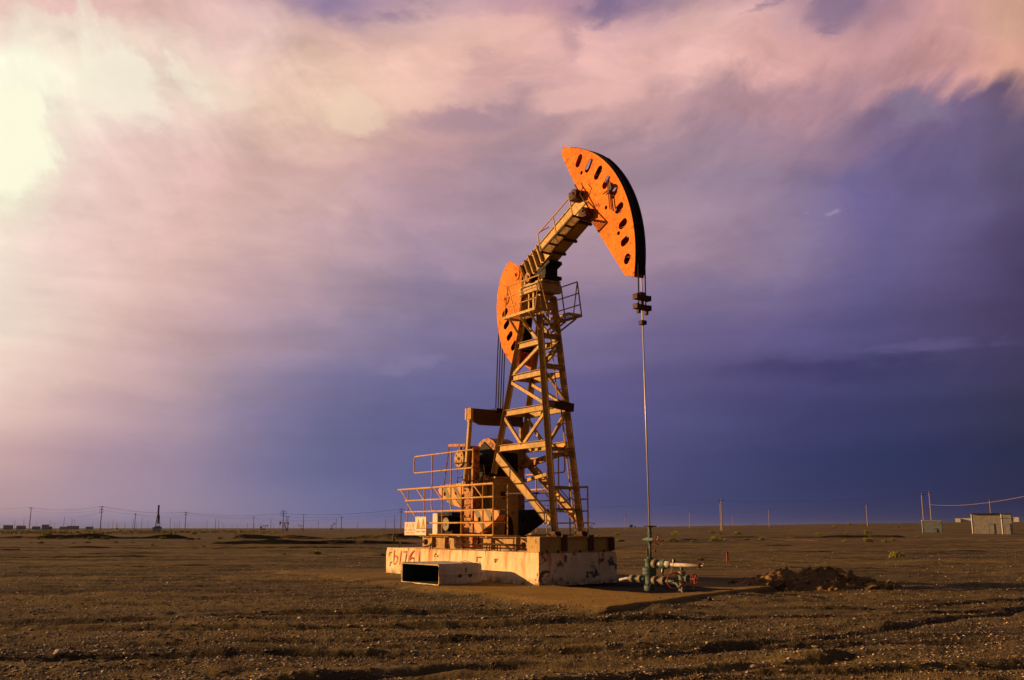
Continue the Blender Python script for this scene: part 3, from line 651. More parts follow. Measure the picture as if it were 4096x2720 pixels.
for px, rr in (((605, 310), 0.20), ((385, 815), 0.20)):
    c = LV(*r2(*px), -0.26); mb = MB(); mb.disc((c.x, -0.268, c.z), (0, 1, 0), rr, 0.045, 32); mb.disc((c.x, -0.29, c.z), (0, 1, 0), rr * 0.45, 0.05, 20); mb.disc((c.x, -0.33, c.z), (0, 1, 0), rr * 0.26, 0.05, 6)
    sub(mb, 'pin_plate', 'orange', rear)
mb = MB(); mb.bar((-2.95, 0, 9.9), (-2.35, 0, 10.0), 0.42, 0.55, BN); sub(mb, 'beam_tail_block', 'rust', bevel=0.02)
# --- saddle bearing
mb = MB(); mb.disc((-1.86, 0, 9.58), (0, 1, 0), 0.13, 0.86, 20); mb.box((-2.16, -0.30, 9.42), (-1.56, 0.30, 9.50)); mb.bar((-2.0, 0, 9.50), (-1.55, 0, 9.85), 0.44, 0.22)
mb.box((-1.62, -0.24, 9.50), (-1.22, 0.24, 9.88)); mb.box((-1.45, -0.34, 9.44), (-1.12, 0.34, 9.56)); mb.bar((-1.5, 0, 9.78), (-1.0, 0, 9.98), 0.52, 0.12)
for s in (-1, 1): mb.disc((-1.86, s * 0.40, 9.58), (0, 1, 0), 0.17, 0.08, 16)
sadd = sub(mb, 'saddle_bearing', 'grease', bevel=0.01)
sub(MB().disc((-1.86, -0.46, 9.58), (0, 1, 0), 0.15, 0.10, 18).disc((-1.86, -0.53, 9.58), (0, 1, 0), 0.07, 0.05, 8), 'bearing_cap', 'rusty_orange', sadd)
# --- tower
TW = thing('tower', None, None); TW.parent = PJ; [TW.pop(k, None) for k in ('label', 'category')]
def FL(z, s): t = (z - 1.45) / 6.85; return Vector((-0.5 - 0.95 * t, s * (0.50 - 0.17 * t), z))
def RL(z, s): t = (z - 3.55) / 4.75; return Vector((-3.70 + 1.35 * t, s * (0.52 - 0.19 * t), z))
for s in (-1, 1):
    sub(MB().ibeam(FL(1.45, s), FL(8.95, s), 0.15, 0.19, (0.77, 0.64, 0), 0.016), 'leg', 'cream', TW)
    sub(MB().ibeam(RL(3.35 if s < 0 else 3.2, s), RL(8.95, s), 0.14, 0.18, (0.77, 0.64, 0), 0.016), 'leg', 'cream', TW)
    for z in (4.15, 5.28, 6.40, 7.42):
        a, b = RL(z, s), FL(z, s); sub(MB().ibeam(a + Vector((0.08, 0, 0)), b - Vector((0.08, 0, 0)), 0.13, 0.20, (0, 0, 1), 0.014), 'crossbar', 'cream', TW)
    br = [(RL(5.15, s), RL(4.22, s).lerp(FL(4.22, s), 0.47)), (FL(5.15, s), RL(4.25, s).lerp(FL(4.25, s), 0.53)), (RL(6.28, s), FL(5.38, s)), (FL(7.30, s), RL(6.50, s)), (RL(8.25, s), RL(7.5, s).lerp(FL(7.5, s), 0.85))]
    for a, b in br: sub(MB().bar(a, b, 0.07, 0.10, (0, 0, 1)), 'brace', 'cream', TW)
    a, b = Vector((-3.58, s * 0.56, 3.92)), Vector((-0.62, s * 0.60, 1.78))
    d = (b - a).normalized(); mb = MB(); nref = Vector((-d.z, 0, d.x)); mb.bar(a, b, 0.02, 0.22, nref); mb.bar(a, b, 0.12, 0.016, nref, oh=0.118, ow=0.04 * s); mb.bar(a, b, 0.12, 0.016, nref, oh=-0.118, ow=0.04 * s)
    sub(mb, 'diagonal_strut', 'cream', TW)
    sub(MB().box((-0.72, s * 0.50 - 0.16, 1.352), (-0.22, s * 0.50 + 0.16, 1.40)).box((-0.62, s * 0.50 - 0.11, 1.40), (-0.34, s * 0.50 + 0.11, 1.50)), 'foot_plate', 'rust', TW, bevel=0.01)
for z, h in ((5.38, 0.22), (3.98, 0.12), (3.80, 0.10), (2.80, 0.10), (6.6, 0.16), (7.6, 0.16), (8.62, 0.24), (2.15, 0.07)):
    a, b = FL(z, -1), FL(z, 1); sub(MB().ibeam(a, b, 0.10, h), 'crossbar', 'cream', TW)
for z in (4.15, 5.28, 6.40, 7.42, 8.6):
    a, b = RL(z, -1), RL(z, 1); sub(MB().ibeam(a, b, 0.10, 0.14), 'crossbar', 'cream_rust', TW)
for za, zb, s in ((8.45, 7.68, -1), (6.7, 7.5, -1), (5.5, 6.5, 1), (4.1, 5.3, -1)):
    sub(MB().bar(FL(za, s), FL(zb, -s), 0.06, 0.08, (1, 0, 0)), 'brace', 'cream', TW)
sub(MB().bar(LV(*z5(235, 452), 0.50), LV(*z5(490, 378), -0.50), 0.08, 0.10), 'brace', 'cream', TW)
sub(MB().bar(Vector((-3.7, 0.5, 3.6)), Vector((-0.9, 0.52, 4.0)), 0.10, 0.18), 'crossbar', 'rusty_orange', TW)
mb = MB(); mb.box((-2.42, -0.44, 9.08), (-1.30, -0.30, 9.36)); mb.box((-2.42, 0.30, 9.08), (-1.30, 0.44, 9.36)); mb.box((-1.44, -0.42, 9.04), (-1.28, 0.42, 9.34)); mb.box((-2.46, -0.42, 9.06), (-2.34, 0.42, 9.36))
mb.box((-2.36, -0.36, 9.362), (-1.24, 0.38, 9.43)); mb.box((-2.30, -0.30, 8.90), (-1.42, 0.30, 8.98))
sub(mb, 'cap_frame', 'cream', TW, bevel=0.006)
for s in (-1, 1): sub(MB().box((-2.0, s * 0.36 - 0.02, 8.42), (-1.94, s * 0.36 + 0.02, 9.08)).box((-1.76, s * 0.36 - 0.02, 8.42), (-1.68, s * 0.36 + 0.02, 9.08)), 'cap_post', 'cream', TW)
# climbing ladder beside the far front leg
mb = MB()
lad = lambda z: FL(z, 1) + Vector((0.10, -0.30 + 0.0 * z, 0)); lad2 = lambda z: FL(z, 1) + Vector((0.11, 0.02, 0))
mb.tube([lad(1.62), lad(5.2)], 0.026, 6); mb.tube([lad(5.5) + Vector((0, -0.10, 0)), lad(8.6) + Vector((0, -0.08, 0))], 0.022, 6); mb.tube([lad2(1.62), lad2(8.9)], 0.02, 6)
z = 1.9
while z < 8.6: off = Vector((0, -0.09, 0)) if z > 5.4 else Vector(); mb.tube([lad(z) + off, lad2(z)], 0.014, 6); z += 0.36
sub(mb, 'ladder', 'rail')
mb = MB(); mb.bar(FL(5.36, 1) + Vector((0.12, -0.45, 0)), FL(5.30, 1) + Vector((0.12, 0.16, 0)), 0.12, 0.26); mb.box(tuple(FL(5.3, 1) + Vector((0.10, -0.52, -0.06))), tuple(FL(5.3, 1) + Vector((0.2, -0.44, 0.10))))
sub(mb, 'ladder_gate', 'rust', bevel=0.01)
# --- service platforms at the tower head
def service_platform(s):
    t = thing('service_platform', None, None); [t.pop(k, None) for k in ('label', 'category')]; t.parent = PJ
    u0, u1, vo, vi, zf = -2.60, -0.86, 0.92 * s, 0.38 * s, 8.30
    mb = MB()
    for a, b in (((u0, vo), (u1, vo)), ((u0, vi), (u1, vi)), ((u0, vo), (u0, vi)), ((u1, vo), (u1, vi)), ((-1.72, vo), (-1.72, vi))): mb.bar((*a, zf), (*b, zf), 0.05, 0.08)
    sub(mb, 'floor_frame', 'cream', t)
    mb = MB()
    for u in np.arange(u0 - 0.5, u1, 0.10):
        for d in (1, -1):
            a, b = (u, u + 0.54) if d > 0 else (u + 0.54, u)
            a_, b_ = min(max(a, u0), u1), min(max(b, u0), u1)
            if a_ == b_: continue
            mb.bar((a_, vo + (a_ - a) / (b - a) * (vi - vo), zf + 0.01 + 0.003 * d), (b_, vo + (b_ - a) / (b - a) * (vi - vo), zf + 0.01 + 0.003 * d), 0.012, 0.008)
    sub(mb, 'floor_grating', 'cream_rust', t)
    mb = MB(); vt = vo - s * 0.16; top = lambda u, z: Vector((u, vo + (vt - vo) * (z - zf) / 1.1, z))
    mb.tube([top(u0, 9.40), top(u1, 9.40)], 0.022, 6)
    for z in (8.66, 9.03): mb.tube([top(u0, z), top(u1, z)], 0.020, 6)
    for u in (u0, -1.72, u1): mb.tube([top(u, zf), top(u, 9.40)], 0.024, 6)
    mb.tube([top(u0, 9.40), top(u0 + 0.65, zf)], 0.020, 6)
    mb.tube([top(u1, 9.40), (u1, vi + 0.05 * s, zf)], 0.020, 6) if s < 0 else mb.tube([top(u1, 9.40), top(u1 - 0.45, zf)], 0.020, 6)
    sub(mb, 'guard_rail', 'rail', t)
    mb = MB(); mb.bar((u0 + 0.3, vo, zf - 0.05), RL(7.75, s), 0.05, 0.06); mb.bar((u1 - 0.3, vo, zf - 0.05), FL(7.75, s), 0.05, 0.06); mb.bar((-1.72, vo, zf - 0.05), (-1.9, 0.38 * s, 7.8), 0.05, 0.06)
    sub(mb, 'support_brace', 'cream', t)
service_platform(-1); service_platform(1)
# --- equalizer, cables, pitman arms
q = [LU(*z3(*p), -4.35) for p in ((205, 350), (450, 370), (740, 400), (745, 540), (560, 532), (450, 528), (320, 520), (210, 460))]
mb = MB(); o = [(-4.22, p.y, p.z) for p in q] + [(-4.48, p.y, p.z) for p in q]; n = len(q)
mb.add(o, [tuple(range(n)), tuple(range(2 * n - 1, n - 1, -1))] + [(i, (i + 1) % n, n + (i + 1) % n, n + i) for i in range(n)])
eq = sub(mb, 'equalizer_beam', 'rust', bevel=0.012)
sub(MB().box((-4.24, -1.20, 5.14), (-4.16, -1.10, 5.52)).box((-4.36, -1.20, 5.14), (-4.28, -1.10, 5.52)).box((-4.52, -1.20, 5.14), (-4.42, -1.10, 5.52)), 'end_lug', 'rail', eq)
sub(MB().box((-4.52, -0.16, 5.44), (-4.16, 0.26, 5.58)), 'cable_clamp', 'grease', eq, bevel=0.01)
for k in range(4):
    v = -0.10 + 0.095 * k
    sub(MB().tube([(-4.04 + 0.0 * k, v, 9.2), (-4.08, v, 8.7), (-4.20, v, 7.6), (-4.33, v, 5.5)], 0.023, 6), 'suspension_cable', 'wire')
CV = -1.0
for s in (-1, 1):
    a = Vector((-4.35, -1.10, 5.15)) if s < 0 else Vector((-4.35, 0.98, 5.10))
    b = LV(*r4(440, 1400), -1.12); b = Vector((b.x, s * 1.12, b.z))
    sub(MB().bar(a, b, 0.12, 0.12, (0, 1, 0)).disc(b, (0, 1, 0), 0.12, 0.16, 18).disc(a, (0, 1, 0), 0.10, 0.16, 16), 'pitman_arm', 'cream' if s < 0 else 'cream_rust', bevel=0.008)
# --- cranks hanging straight down, with striped counterweights
near = uz(CV, r3, [(600, 690), (600, 1515), (800, 1505), (800, 700)])
cu0, cu1 = (near[0][0] + near[1][0]) / 2, (near[2][0] + near[3][0]) / 2
LT = uz(CV, r3, [(66, 320), (110, 222), (340, 185), (500, 175), (590, 170), (590, 690), (500, 672), (330, 620), (230, 545), (150, 450), (90, 390)])
RB = uz(CV, r3, [(805, 720), (860, 720), (1310, 700), (1352, 770), (1330, 850), (1250, 965), (1100, 1080), (880, 1250), (805, 1262)])
wh = [slot(q_, q_, 0.075) for q_ in uz(CV, r3, [(200, 400), (437, 370)])]; wh2 = [slot(q_, q_, 0.075) for q_ in uz(CV, r3, [(928, 930), (1195, 905)])]
for s in (-1, 1):
    y0, y1 = (CV - 0.02, CV + 0.30) if s < 0 else (-CV - 0.30, -CV + 0.02)
    mb = MB(); yo = y0 if s < 0 else y1
    mb.box((cu0, y0, 1.0), (cu1, y1, 3.15)); mb.box((cu0, y0 + 0.01, 3.15), (cu0 + 0.50, y1 - 0.01, 4.28))
    mb.box((cu0 - 0.05, min(yo, yo + 0.06 * s), 1.0), (cu0 + 0.01, max(yo, yo + 0.06 * s), 2.7)); mb.box((cu1 - 0.10, min(yo, yo + 0.02 * s), 1.0), (cu1 + 0.02, max(yo, yo + 0.02 * s), 4.2))
    mb.disc((cu0 + 0.24, yo, 3.86), (0, 1, 0), 0.21, 0.16, 28)
    cr = sub(mb, 'crank', 'rusty_orange', bevel=0.01)
    for k in range(7):
        z = 1.15 + 0.28 * k
        for uu in (cu0 + 0.09, cu1 - 0.16): sub(MB().disc((uu, yo + 0.01 * s, z), (0, 1, 0), 0.034, 0.05, 6), 'bolt', 'rust', cr)
    for z in (1.45, 1.95, 2.35): sub(MB().bar((cu0 + 0.02, yo + 0.005 * s, z), (cu1 - 0.1, yo + 0.005 * s, z), 0.02, 0.03), 'strap', 'rust', cr)
    mat = M['striped'] if s < 0 else M['grease']  # far weights black: the shade they hang in is put into the colour
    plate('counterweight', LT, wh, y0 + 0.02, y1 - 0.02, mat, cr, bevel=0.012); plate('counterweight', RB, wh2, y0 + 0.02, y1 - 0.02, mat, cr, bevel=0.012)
    c1, c2 = uz(CV, r3, [(395, 180), (515, 180)]); sub(MB().tube([(c1[0], (y0 + y1) / 2, c1[1] - 0.03), (c1[0], (y0 + y1) / 2, c1[1] + 0.16), (c1[0] + 0.05, (y0 + y1) / 2, c1[1] + 0.21), (c2[0] - 0.05, (y0 + y1) / 2, c1[1] + 0.21), (c2[0], (y0 + y1) / 2, c1[1] + 0.16), (c2[0], (y0 + y1) / 2, c1[1] - 0.03)], 0.02, 6), 'lifting_loop', 'rust', cr)
# sheave with six lightening holes on its bracket, rods hanging from the bracket
c = LV(*r4(265, 670), -1.16); hl = [slot((c.x + 0.20 * math.cos(R(60 * k + 30)), c.z + 0.20 * math.sin(R(60 * k + 30))), (c.x + 0.20 * math.cos(R(60 * k + 30)), c.z + 0.20 * math.sin(R(60 * k + 30))), 0.033) for k in range(6)]
sh = plate('rope_sheave', slot((c.x, c.z), (c.x, c.z), 0.295, 18), hl, -1.18, -1.14, M['cream_rust'], PJ)
sub(MB().ring((c.x, -1.10, c.z), (0, 1, 0), 0.27, 0.035, 32), 'sheave_rim', 'rust', sh); sub(MB().disc((c.x, -1.14, c.z), (0, 1, 0), 0.05, 0.14, 12), 'axle', 'rust', sh)
mb = MB(); a, b = LV(*z4(720, 90), -1.1), LV(*z4(905, 85), -1.1); mb.bar(a, b, 0.07, 0.09); mb.tube([a, LV(*z4(715, 120), -1.1), LV(*z4(664, 530), -1.1)], 0.022, 6)
mb.tube([LV(*z4(815, 330), -1.1), LV(*z4(808, 520), -1.1)], 0.014, 6); mb.bar(LV(*z4(848, 95), -1.1), LV(*z4(850, 150), -1.1), 0.08, 0.04)
sub(mb, 'sheave_bracket', 'rusty_orange')
# --- gearbox and pedestal
prof = [(-4.95, 3.26), (-3.78, 3.26), (-3.78, 4.02), (-4.0, 4.14), (-4.95, 4.14)]
mb = MB(); n = len(prof); mb.add([(u, -0.44, z) for u, z in prof] + [(u, 0.44, z) for u, z in prof], [tuple(range(n)), tuple(range(2 * n - 1, n - 1, -1))] + [(i, (i + 1) % n, n + (i + 1) % n, n + i) for i in range(n)])
mb.box((-5.02, -0.52, 3.60), (-3.72, 0.52, 3.66)); mb.disc((-4.5, 0, 3.75), (0, 1, 0), 0.30, 1.02, 28); mb.disc((-4.75, 0, 3.86), (0, 1, 0), 0.13, 1.9, 20); mb.disc((-4.1, 0, 3.8), (0, 1, 0), 0.18, 1.0, 20)
for u in (-4.9, -4.45, -3.95): mb.box((u - 0.015, -0.50, 3.26), (u + 0.015, 0.50, 3.60))
for v in (-0.3, 0.0, 0.3): mb.box((-3.78, v - 0.015, 3.30), (-3.72, v + 0.015, 3.95))
gb = sub(mb, 'gearbox', 'grease', bevel=0.012)
hp = [(-5.02, 4.14), (-5.02, 4.34), (-4.85, 4.47), (-4.60, 4.56), (-4.30, 4.56), (-4.02, 4.46), (-3.84, 4.30), (-3.76, 4.10), (-3.76, 4.02), (-4.50, 4.42), (-4.95, 4.14)]
plate('gearbox_cover', [(-5.02, 4.14), (-5.02, 4.34), (-4.85, 4.47), (-4.60, 4.56), (-4.30, 4.56), (-4.02, 4.46), (-3.84, 4.30), (-3.76, 4.06), (-3.9, 4.14)], [], -0.40, 0.40, M['rusty_orange'], gb, bevel=0.02)
sub(MB().add([(-4.95, -0.41, 4.16), (-4.52, -0.41, 4.46), (-3.95, -0.41, 4.10), (-4.95, -0.45, 4.16), (-4.52, -0.45, 4.44), (-3.95, -0.45, 4.10)], [(0, 1, 2), (5, 4, 3), (0, 1, 4, 3), (1, 2, 5, 4), (2, 0, 3, 5)]), 'side_gusset', 'grease', gb)
sub(MB().disc((-4.30, 0, 4.60), (0, 0, 1), 0.05, 0.12, 10), 'breather', 'rust', gb)
pd = MB(); pd.box((-4.75, -0.45, 1.33), (-4.73, 0.45, 3.22)); pd.box((-4.73, 0.43, 1.33), (-3.80, 0.45, 3.22)); pd.box((-4.73, -0.45, 1.33), (-3.80, -0.43, 3.22)); pd.box((-4.80, -0.52, 3.20), (-3.70, 0.52, 3.26))
for u in (-4.6, -4.3, -4.0): pd.box((u - 0.015, -0.53, 1.33), (u + 0.015, -0.45, 3.20))
ped = sub(pd, 'gearbox_pedestal', 'cream')
fp = plate('front_plate', [(-0.45, 1.33), (0.45, 1.33), (0.45, 3.20), (-0.45, 3.20)], [slot((-0.12, 2.62), (-0.12, 2.70), 0.085), [(-0.10, 1.345), (0.28, 1.345), (0.27, 1.65), (0.20, 1.90), (0.06, 2.04), (-0.06, 2.04)]], -0.012, 0.012, M['cream'], ped)
fp.rotation_euler = (0, 0, math.pi / 2); fp.location = (-3.79, 0, 0)
mb = MB(); mb.box((-5.0, -0.64, 0.905), (-3.60, -0.60, 1.32)); mb.box((-5.0, 0.60, 0.905), (-3.60, 0.64, 1.32)); mb.box((-3.62, -0.60, 0.905), (-3.58, 0.60, 1.32)); mb.box((-5.06, -0.68, 1.32), (-3.50, 0.68, 1.345))
sub(mb, 'pedestal_base', 'cream', ped)
sub(MB().box((-4.2, -0.68, 2.62), (-4.17, -0.54, 3.12)).box((-4.24, -0.72, 3.14), (-4.05, -0.54, 3.30)).tube([(-4.12, -0.66, 3.3), (-4.16, -0.68, 3.66)], 0.012, 6), 'brake_lever', 'rail', ped)
mb = MB(); a = LV(*z5(60, 545), -0.55); mb.tube([(-3.76, -0.2, 2.7), (-0.62, -0.35, 2.64)], 0.03, 8); mb.disc((-3.72, -0.2, 2.7), (1, 0, 0), 0.07, 0.08, 12); sub(mb, 'brake_rod', 'rust')
# --- skid
mb = MB()
for v in (-0.76, 0.76): mb.ibeam((-8.05, v, 1.112), (-0.62, v, 1.112), 0.24, 0.415, (0, 0, 1), 0.02)
for u in (-8.0, -7.0, -6.0, -5.3, -3.3, -2.2, -1.2): mb.bar((u, -0.74, 1.11), (u, 0.74, 1.11), 0.10, 0.36)
for u in (-7.2, -6.3, -5.2, -3.4, -2.0, -0.9):
    mb.box((u - 0.012, -0.88, 0.925), (u + 0.012, -0.77, 1.30))
skid = sub(mb, 'skid_frame', 'cream_rust')
mb = MB(); mb.box((-0.62, -1.42, 0.905), (-0.05, 1.32, 0.935)); mb.box((-0.64, -1.42, 1.325), (0.02, 1.32, 1.352)); mb.box((-0.60, -1.40, 0.935), (-0.58, 1.30, 1.325)); mb.box((-0.08, -1.40, 0.935), (-0.06, 1.30, 1.325))
for v in (-1.41, -0.52, 0.47, 1.31): mb.box((-0.62, v - 0.012, 0.935), (0.0, v + 0.012, 1.325))
sub(mb, 'front_cross_box', 'cream', skid)
for v in (-0.52, 0.47, 1.27): sub(MB().box((-0.04, v - 0.09, 0.94), (0.022, v + 0.09, 1.40 if v < 1 else 1.32)), 'stiffener', 'rust', skid)
for v in (-1.2, -0.8, 0.0, 0.9): sub(MB().disc((0.06, v, 0.93), (0, 0, 1), 0.035, 0.08, 6), 'anchor_nut', 'rust', skid)
for a, b in (((-8.9, -1.55, 1.15), (-7.4, -1.0, 1.12)), ((-3.1, -1.62, 1.12), (-1.4, -1.0, 1.08))):
    mb = MB(); mb.tube([a, b], 0.035, 8); mb.disc(b, Vector(b) - Vector(a), 0.10, 0.05, 14); mb.disc(a, Vector(b) - Vector(a), 0.03, 0.06, 8); mb.bar(Vector(a) + Vector((0.1, 0, 0.0)), Vector(a) + Vector((0.1, 0.02, 0.26)), 0.03, 0.06); sub(mb, 'anchor_bolt', 'rust', skid)
# --- motor and cabinet
c = LV(*r3(230, 1025), -0.85); mc = Vector((c.x, -0.85, c.z))
mb = MB(); mb.disc(mc + Vector((0, 0.42, 0)), (0, 1, 0), 0.235, 0.84, 28)
for k in range(12): t = 2 * math.pi * k / 12; mb.bar(mc + Vector((0.25 * math.cos(t), 0.1, 0.25 * math.sin(t))), mc + Vector((0.25 * math.cos(t), 0.75, 0.25 * math.sin(t))), 0.012, 0.03, (math.cos(t), 0, math.sin(t)))
mb.box((mc.x - 0.25, -0.75, 1.345), (mc.x + 0.25, -0.15, mc.z - 0.15)); mb.box((mc.x - 0.55, -0.9, mc.z + 0.27), (mc.x + 0.45, -0.2, mc.z + 0.40)); mb.box((mc.x - 0.5, -0.6, 1.35), (mc.x - 0.4, -0.5, mc.z + 0.3))
mo = sub(mb, 'motor', 'grease', bevel=0.006); sub(MB().disc(mc, (0, 1, 0), 0.22, 0.03, 28).disc(mc - Vector((0, 0.03, 0)), (0, 1, 0), 0.05, 0.03, 12), 'end_shield', 'flange', mo)
a, b = LV(*r3(-30, 1240), -0.85), LV(*r3(80, 800), -0.85)
sub(MB().box((a.x, -0.90, 1.345), (b.x, -0.50, b.z)), 'control_cabinet', 'white', bevel=0.01)
# --- guard railings beside the cranks
GZ = (1.39, 1.76, 2.14, 2.52, 2.91); GV = -2.0
def guard(s):
    t = thing('guard_railing', None, None); [t.pop(k, None) for k in ('label', 'category')]; t.parent = PJ
    v = GV if s < 0 else 1.85
    u0, u1 = (-7.65, -1.55) if s < 0 else (-7.0, -1.85)
    mb = MB(); mb.tube([(u0, v, GZ[4]), (u1, v, GZ[4])], 0.034, 8)
    for z in GZ[:4]: mb.tube([(u0 + (0.55 if z < 2.9 else 0) + (0.9 if z < 1.7 and s < 0 else 0), v, z), (u1, v, z)], 0.026, 6)
    for z in GZ: mb.tube([(u1, v, z), (u1, v - s * 0.52, z)], 0.020, 6)
    sub(mb, 'rail', 'rail', t)
    ups = [(LV(*z4(x, 700), v).x if s < 0 else None) for x in (255, 440, 640, 855, 1095)] if s < 0 else [-6.3, -5.63, -4.7, -3.8, -2.8]
    for u in ups + [u1]: sub(MB().tube([(u, v, GZ[0]), (u, v, GZ[4])], 0.026, 6), 'post', 'rail', t)
    sub(MB().tube([(u1, v - s * 0.52, GZ[0]), (u1, v - s * 0.52, GZ[4])], 0.022, 6), 'post', 'rail', t)
    for u in ups: sub(MB().tube([(u, v, GZ[3] - 0.02), (u - 0.55, v, GZ[4])], 0.022, 6), 'brace', 'rail', t)
    sub(MB().tube([(ups[0], v, GZ[3] - 0.1), (ups[0] + 0.55, v, GZ[2] - 0.15)], 0.022, 6), 'brace', 'rail', t)
    for u in (u0 + 1.6, -3.5, u1 - 0.4): sub(MB().bar((u, v, 1.36), (u, s * 0.76, 1.34), 0.05, 0.06), 'outrigger', 'rail', t)
    # raised loop over the belt side
    L = uz(v, z4, [(330, 210), (990, 150), (975, 350), (325, 390)]) if s < 0 else [(-5.9, 3.93), (-3.05, 3.93), (-3.05, 3.40), (-5.9, 3.40)]
    (a, z_a), (b, _), (_, z_b), _ = L; e = 0.09; z_a, z_b = 4.0, 3.44
    loop = [(a + e, z_a), (b - e, z_a), (b - e * 0.3, z_a - e * 0.3), (b, z_a - e), (b, z_b + e), (b - e * 0.3, z_b + e * 0.3), (b - e, z_b), (a + e, z_b), (a + e * 0.3, z_b + e * 0.3), (a, z_b + e), (a, z_a - e), (a + e * 0.3, z_a - e * 0.3), (a + e, z_a)]
    mb = MB(); mb.tube([(p, v, z) for p, z in loop], 0.024, 8, cap=False)
    ps = [LV(*z4(x, 500), v).x for x in (525, 738)] if s < 0 else [-4.7, -3.4]
    for p in ps:
        mb.tube([(p, v, z_a), (p, v, GZ[4] - 0.35), (p, v, 2.30), (p + 0.06, v, 2.17), (p + 0.16, v, 2.14), (p + 0.7, v, 2.12)], 0.024, 8)
    sub(mb, 'raised_loop', 'rail', t)
guard(-1); guard(1)

def RW(u, v, z): return ORG + UV * u + VV * v + Vector((0, 0, z))
# --- two signs on the near railing
def text_mesh(name, body, size, mat, parent, loc_, depth=0.001):
    cu = bpy.data.curves.new(name, 'FONT'); cu.body = body; cu.size = size; cu.extrude = depth; cu.align_x = 'CENTER'
    o = bpy.data.objects.new(name, cu); COL.objects.link(o)
    dg = bpy.context.evaluated_depsgraph_get(); me = bpy.data.meshes.new_from_object(o.evaluated_get(dg)); bpy.data.objects.remove(o); bpy.data.curves.remove(cu)
    me.materials.clear(); me.materials.append(M[mat]); o = bpy.data.objects.new(name, me); COL.objects.link(o); o.parent = parent
    o.rotation_euler = (math.pi / 2, 0, 0); o.location = loc_; return o
def tri(cx, z0, w_, h, y):
    return [(cx - w_ / 2, y, z0), (cx + w_ / 2, y, z0), (cx, y, z0 + h)]
def tri_mb(cx, z0, w_, h, t, y):
    o, k = tri(cx, z0, w_, h, y), t
    i = [(cx - w_ / 2 + 1.7 * k, y, z0 + k), (cx + w_ / 2 - 1.7 * k, y, z0 + k), (cx, y, z0 + h - 2.2 * k)]
    return MB().add(o + i, [(0, 1, 4, 3), (1, 2, 5, 4), (2, 0, 3, 5)])
s1 = thing('warning_sign', 'white metal warning sign with two yellow triangles on the near guard railing', 'sign', RW(-5.88, -2.05, 1.37), AZ + R(-4))
SW, SH = 0.86, 0.60
sub(MB().box((-SW / 2, -0.012, 0), (SW / 2, 0.012, SH)).box((-SW / 2, -0.03, SH - 0.015), (-0.02, 0.012, SH + 0.006)).box((0.14, -0.03, SH - 0.02), (SW / 2, 0.012, SH)), 'sign_panel', 'white', s1, bevel=0.004)
sub(MB().box((-SW / 2, -0.016, -0.012), (SW / 2, 0.012, 0.0)).box((SW / 2, -0.016, -0.012), (SW / 2 + 0.012, 0.012, SH)), 'sign_edge', 'rail', s1)
for cx in (-0.17, 0.22):
    sub(MB().add(tri(cx, 0.20, 0.34, 0.33, -0.0145), [(0, 1, 2)]), 'yellow_triangle', 'yellow', s1); sub(tri_mb(cx, 0.20, 0.34, 0.33, 0.016, -0.0165), 'triangle_border', 'black', s1)
y = -0.018
sub(MB().add([(0.235, y, 0.44), (0.20, y, 0.345), (0.222, y, 0.345), (0.205, y, 0.24), (0.25, y, 0.36), (0.226, y, 0.36), (0.25, y, 0.44)], [(0, 1, 2, 5, 6), (2, 3, 4, 5)]), 'lightning_bolt', 'black', s1)
sub(MB().add([(-0.24, y, 0.24), (-0.19, y, 0.24), (-0.16, y, 0.42), (-0.20, y, 0.38)], [(0, 1, 2, 3)]).add([(-0.15, y, 0.24), (-0.11, y, 0.24), (-0.11, y, 0.28), (-0.15, y, 0.28)], [(0, 1, 2, 3)]), 'hazard_symbol', 'black', s1)
text_mesh('sign_text', '当心机械伤人', 0.062, 'faded', s1, (-0.2, -0.014, 0.09)); text_mesh('sign_text', '当心触电', 0.07, 'flange', s1, (0.22, -0.014, 0.09))
s2 = thing('warning_sign', 'faded white sign with pale red print, left of the yellow triangle sign', 'sign', RW(-6.62, -2.05, 1.37), AZ + R(5))
sub(MB().box((-0.33, -0.012, 0), (0.33, 0.012, 0.43)), 'sign_panel', 'white', s2, bevel=0.004); sub(MB().box((-0.34, -0.016, -0.012), (0.33, 0.012, 0.0)), 'sign_edge', 'rail', s2)
sub(tri_mb(0.0, 0.26, 0.15, 0.12, 0.012, -0.015), 'triangle_outline', 'faded', s2)
mb = MB()
for cx in (-0.2, 0.19): mb.add([(cx - 0.04, -0.015, 0.26), (cx + 0.04, -0.015, 0.26), (cx + 0.04, -0.015, 0.37), (cx - 0.04, -0.015, 0.37)], [(0, 1, 2, 3)])
for row in (0.14, 0.05):
    for k in range(11):
        if (k * 7 + int(row * 100)) % 5 == 0: continue
        cx = -0.28 + 0.055 * k; mb.add([(cx - 0.018, -0.015, row), (cx + 0.018, -0.015, row), (cx + 0.018, -0.015, row + 0.055), (cx - 0.018, -0.015, row + 0.055)], [(0, 1, 2, 3)])
sub(mb, 'faded_print', 'faded', s2)

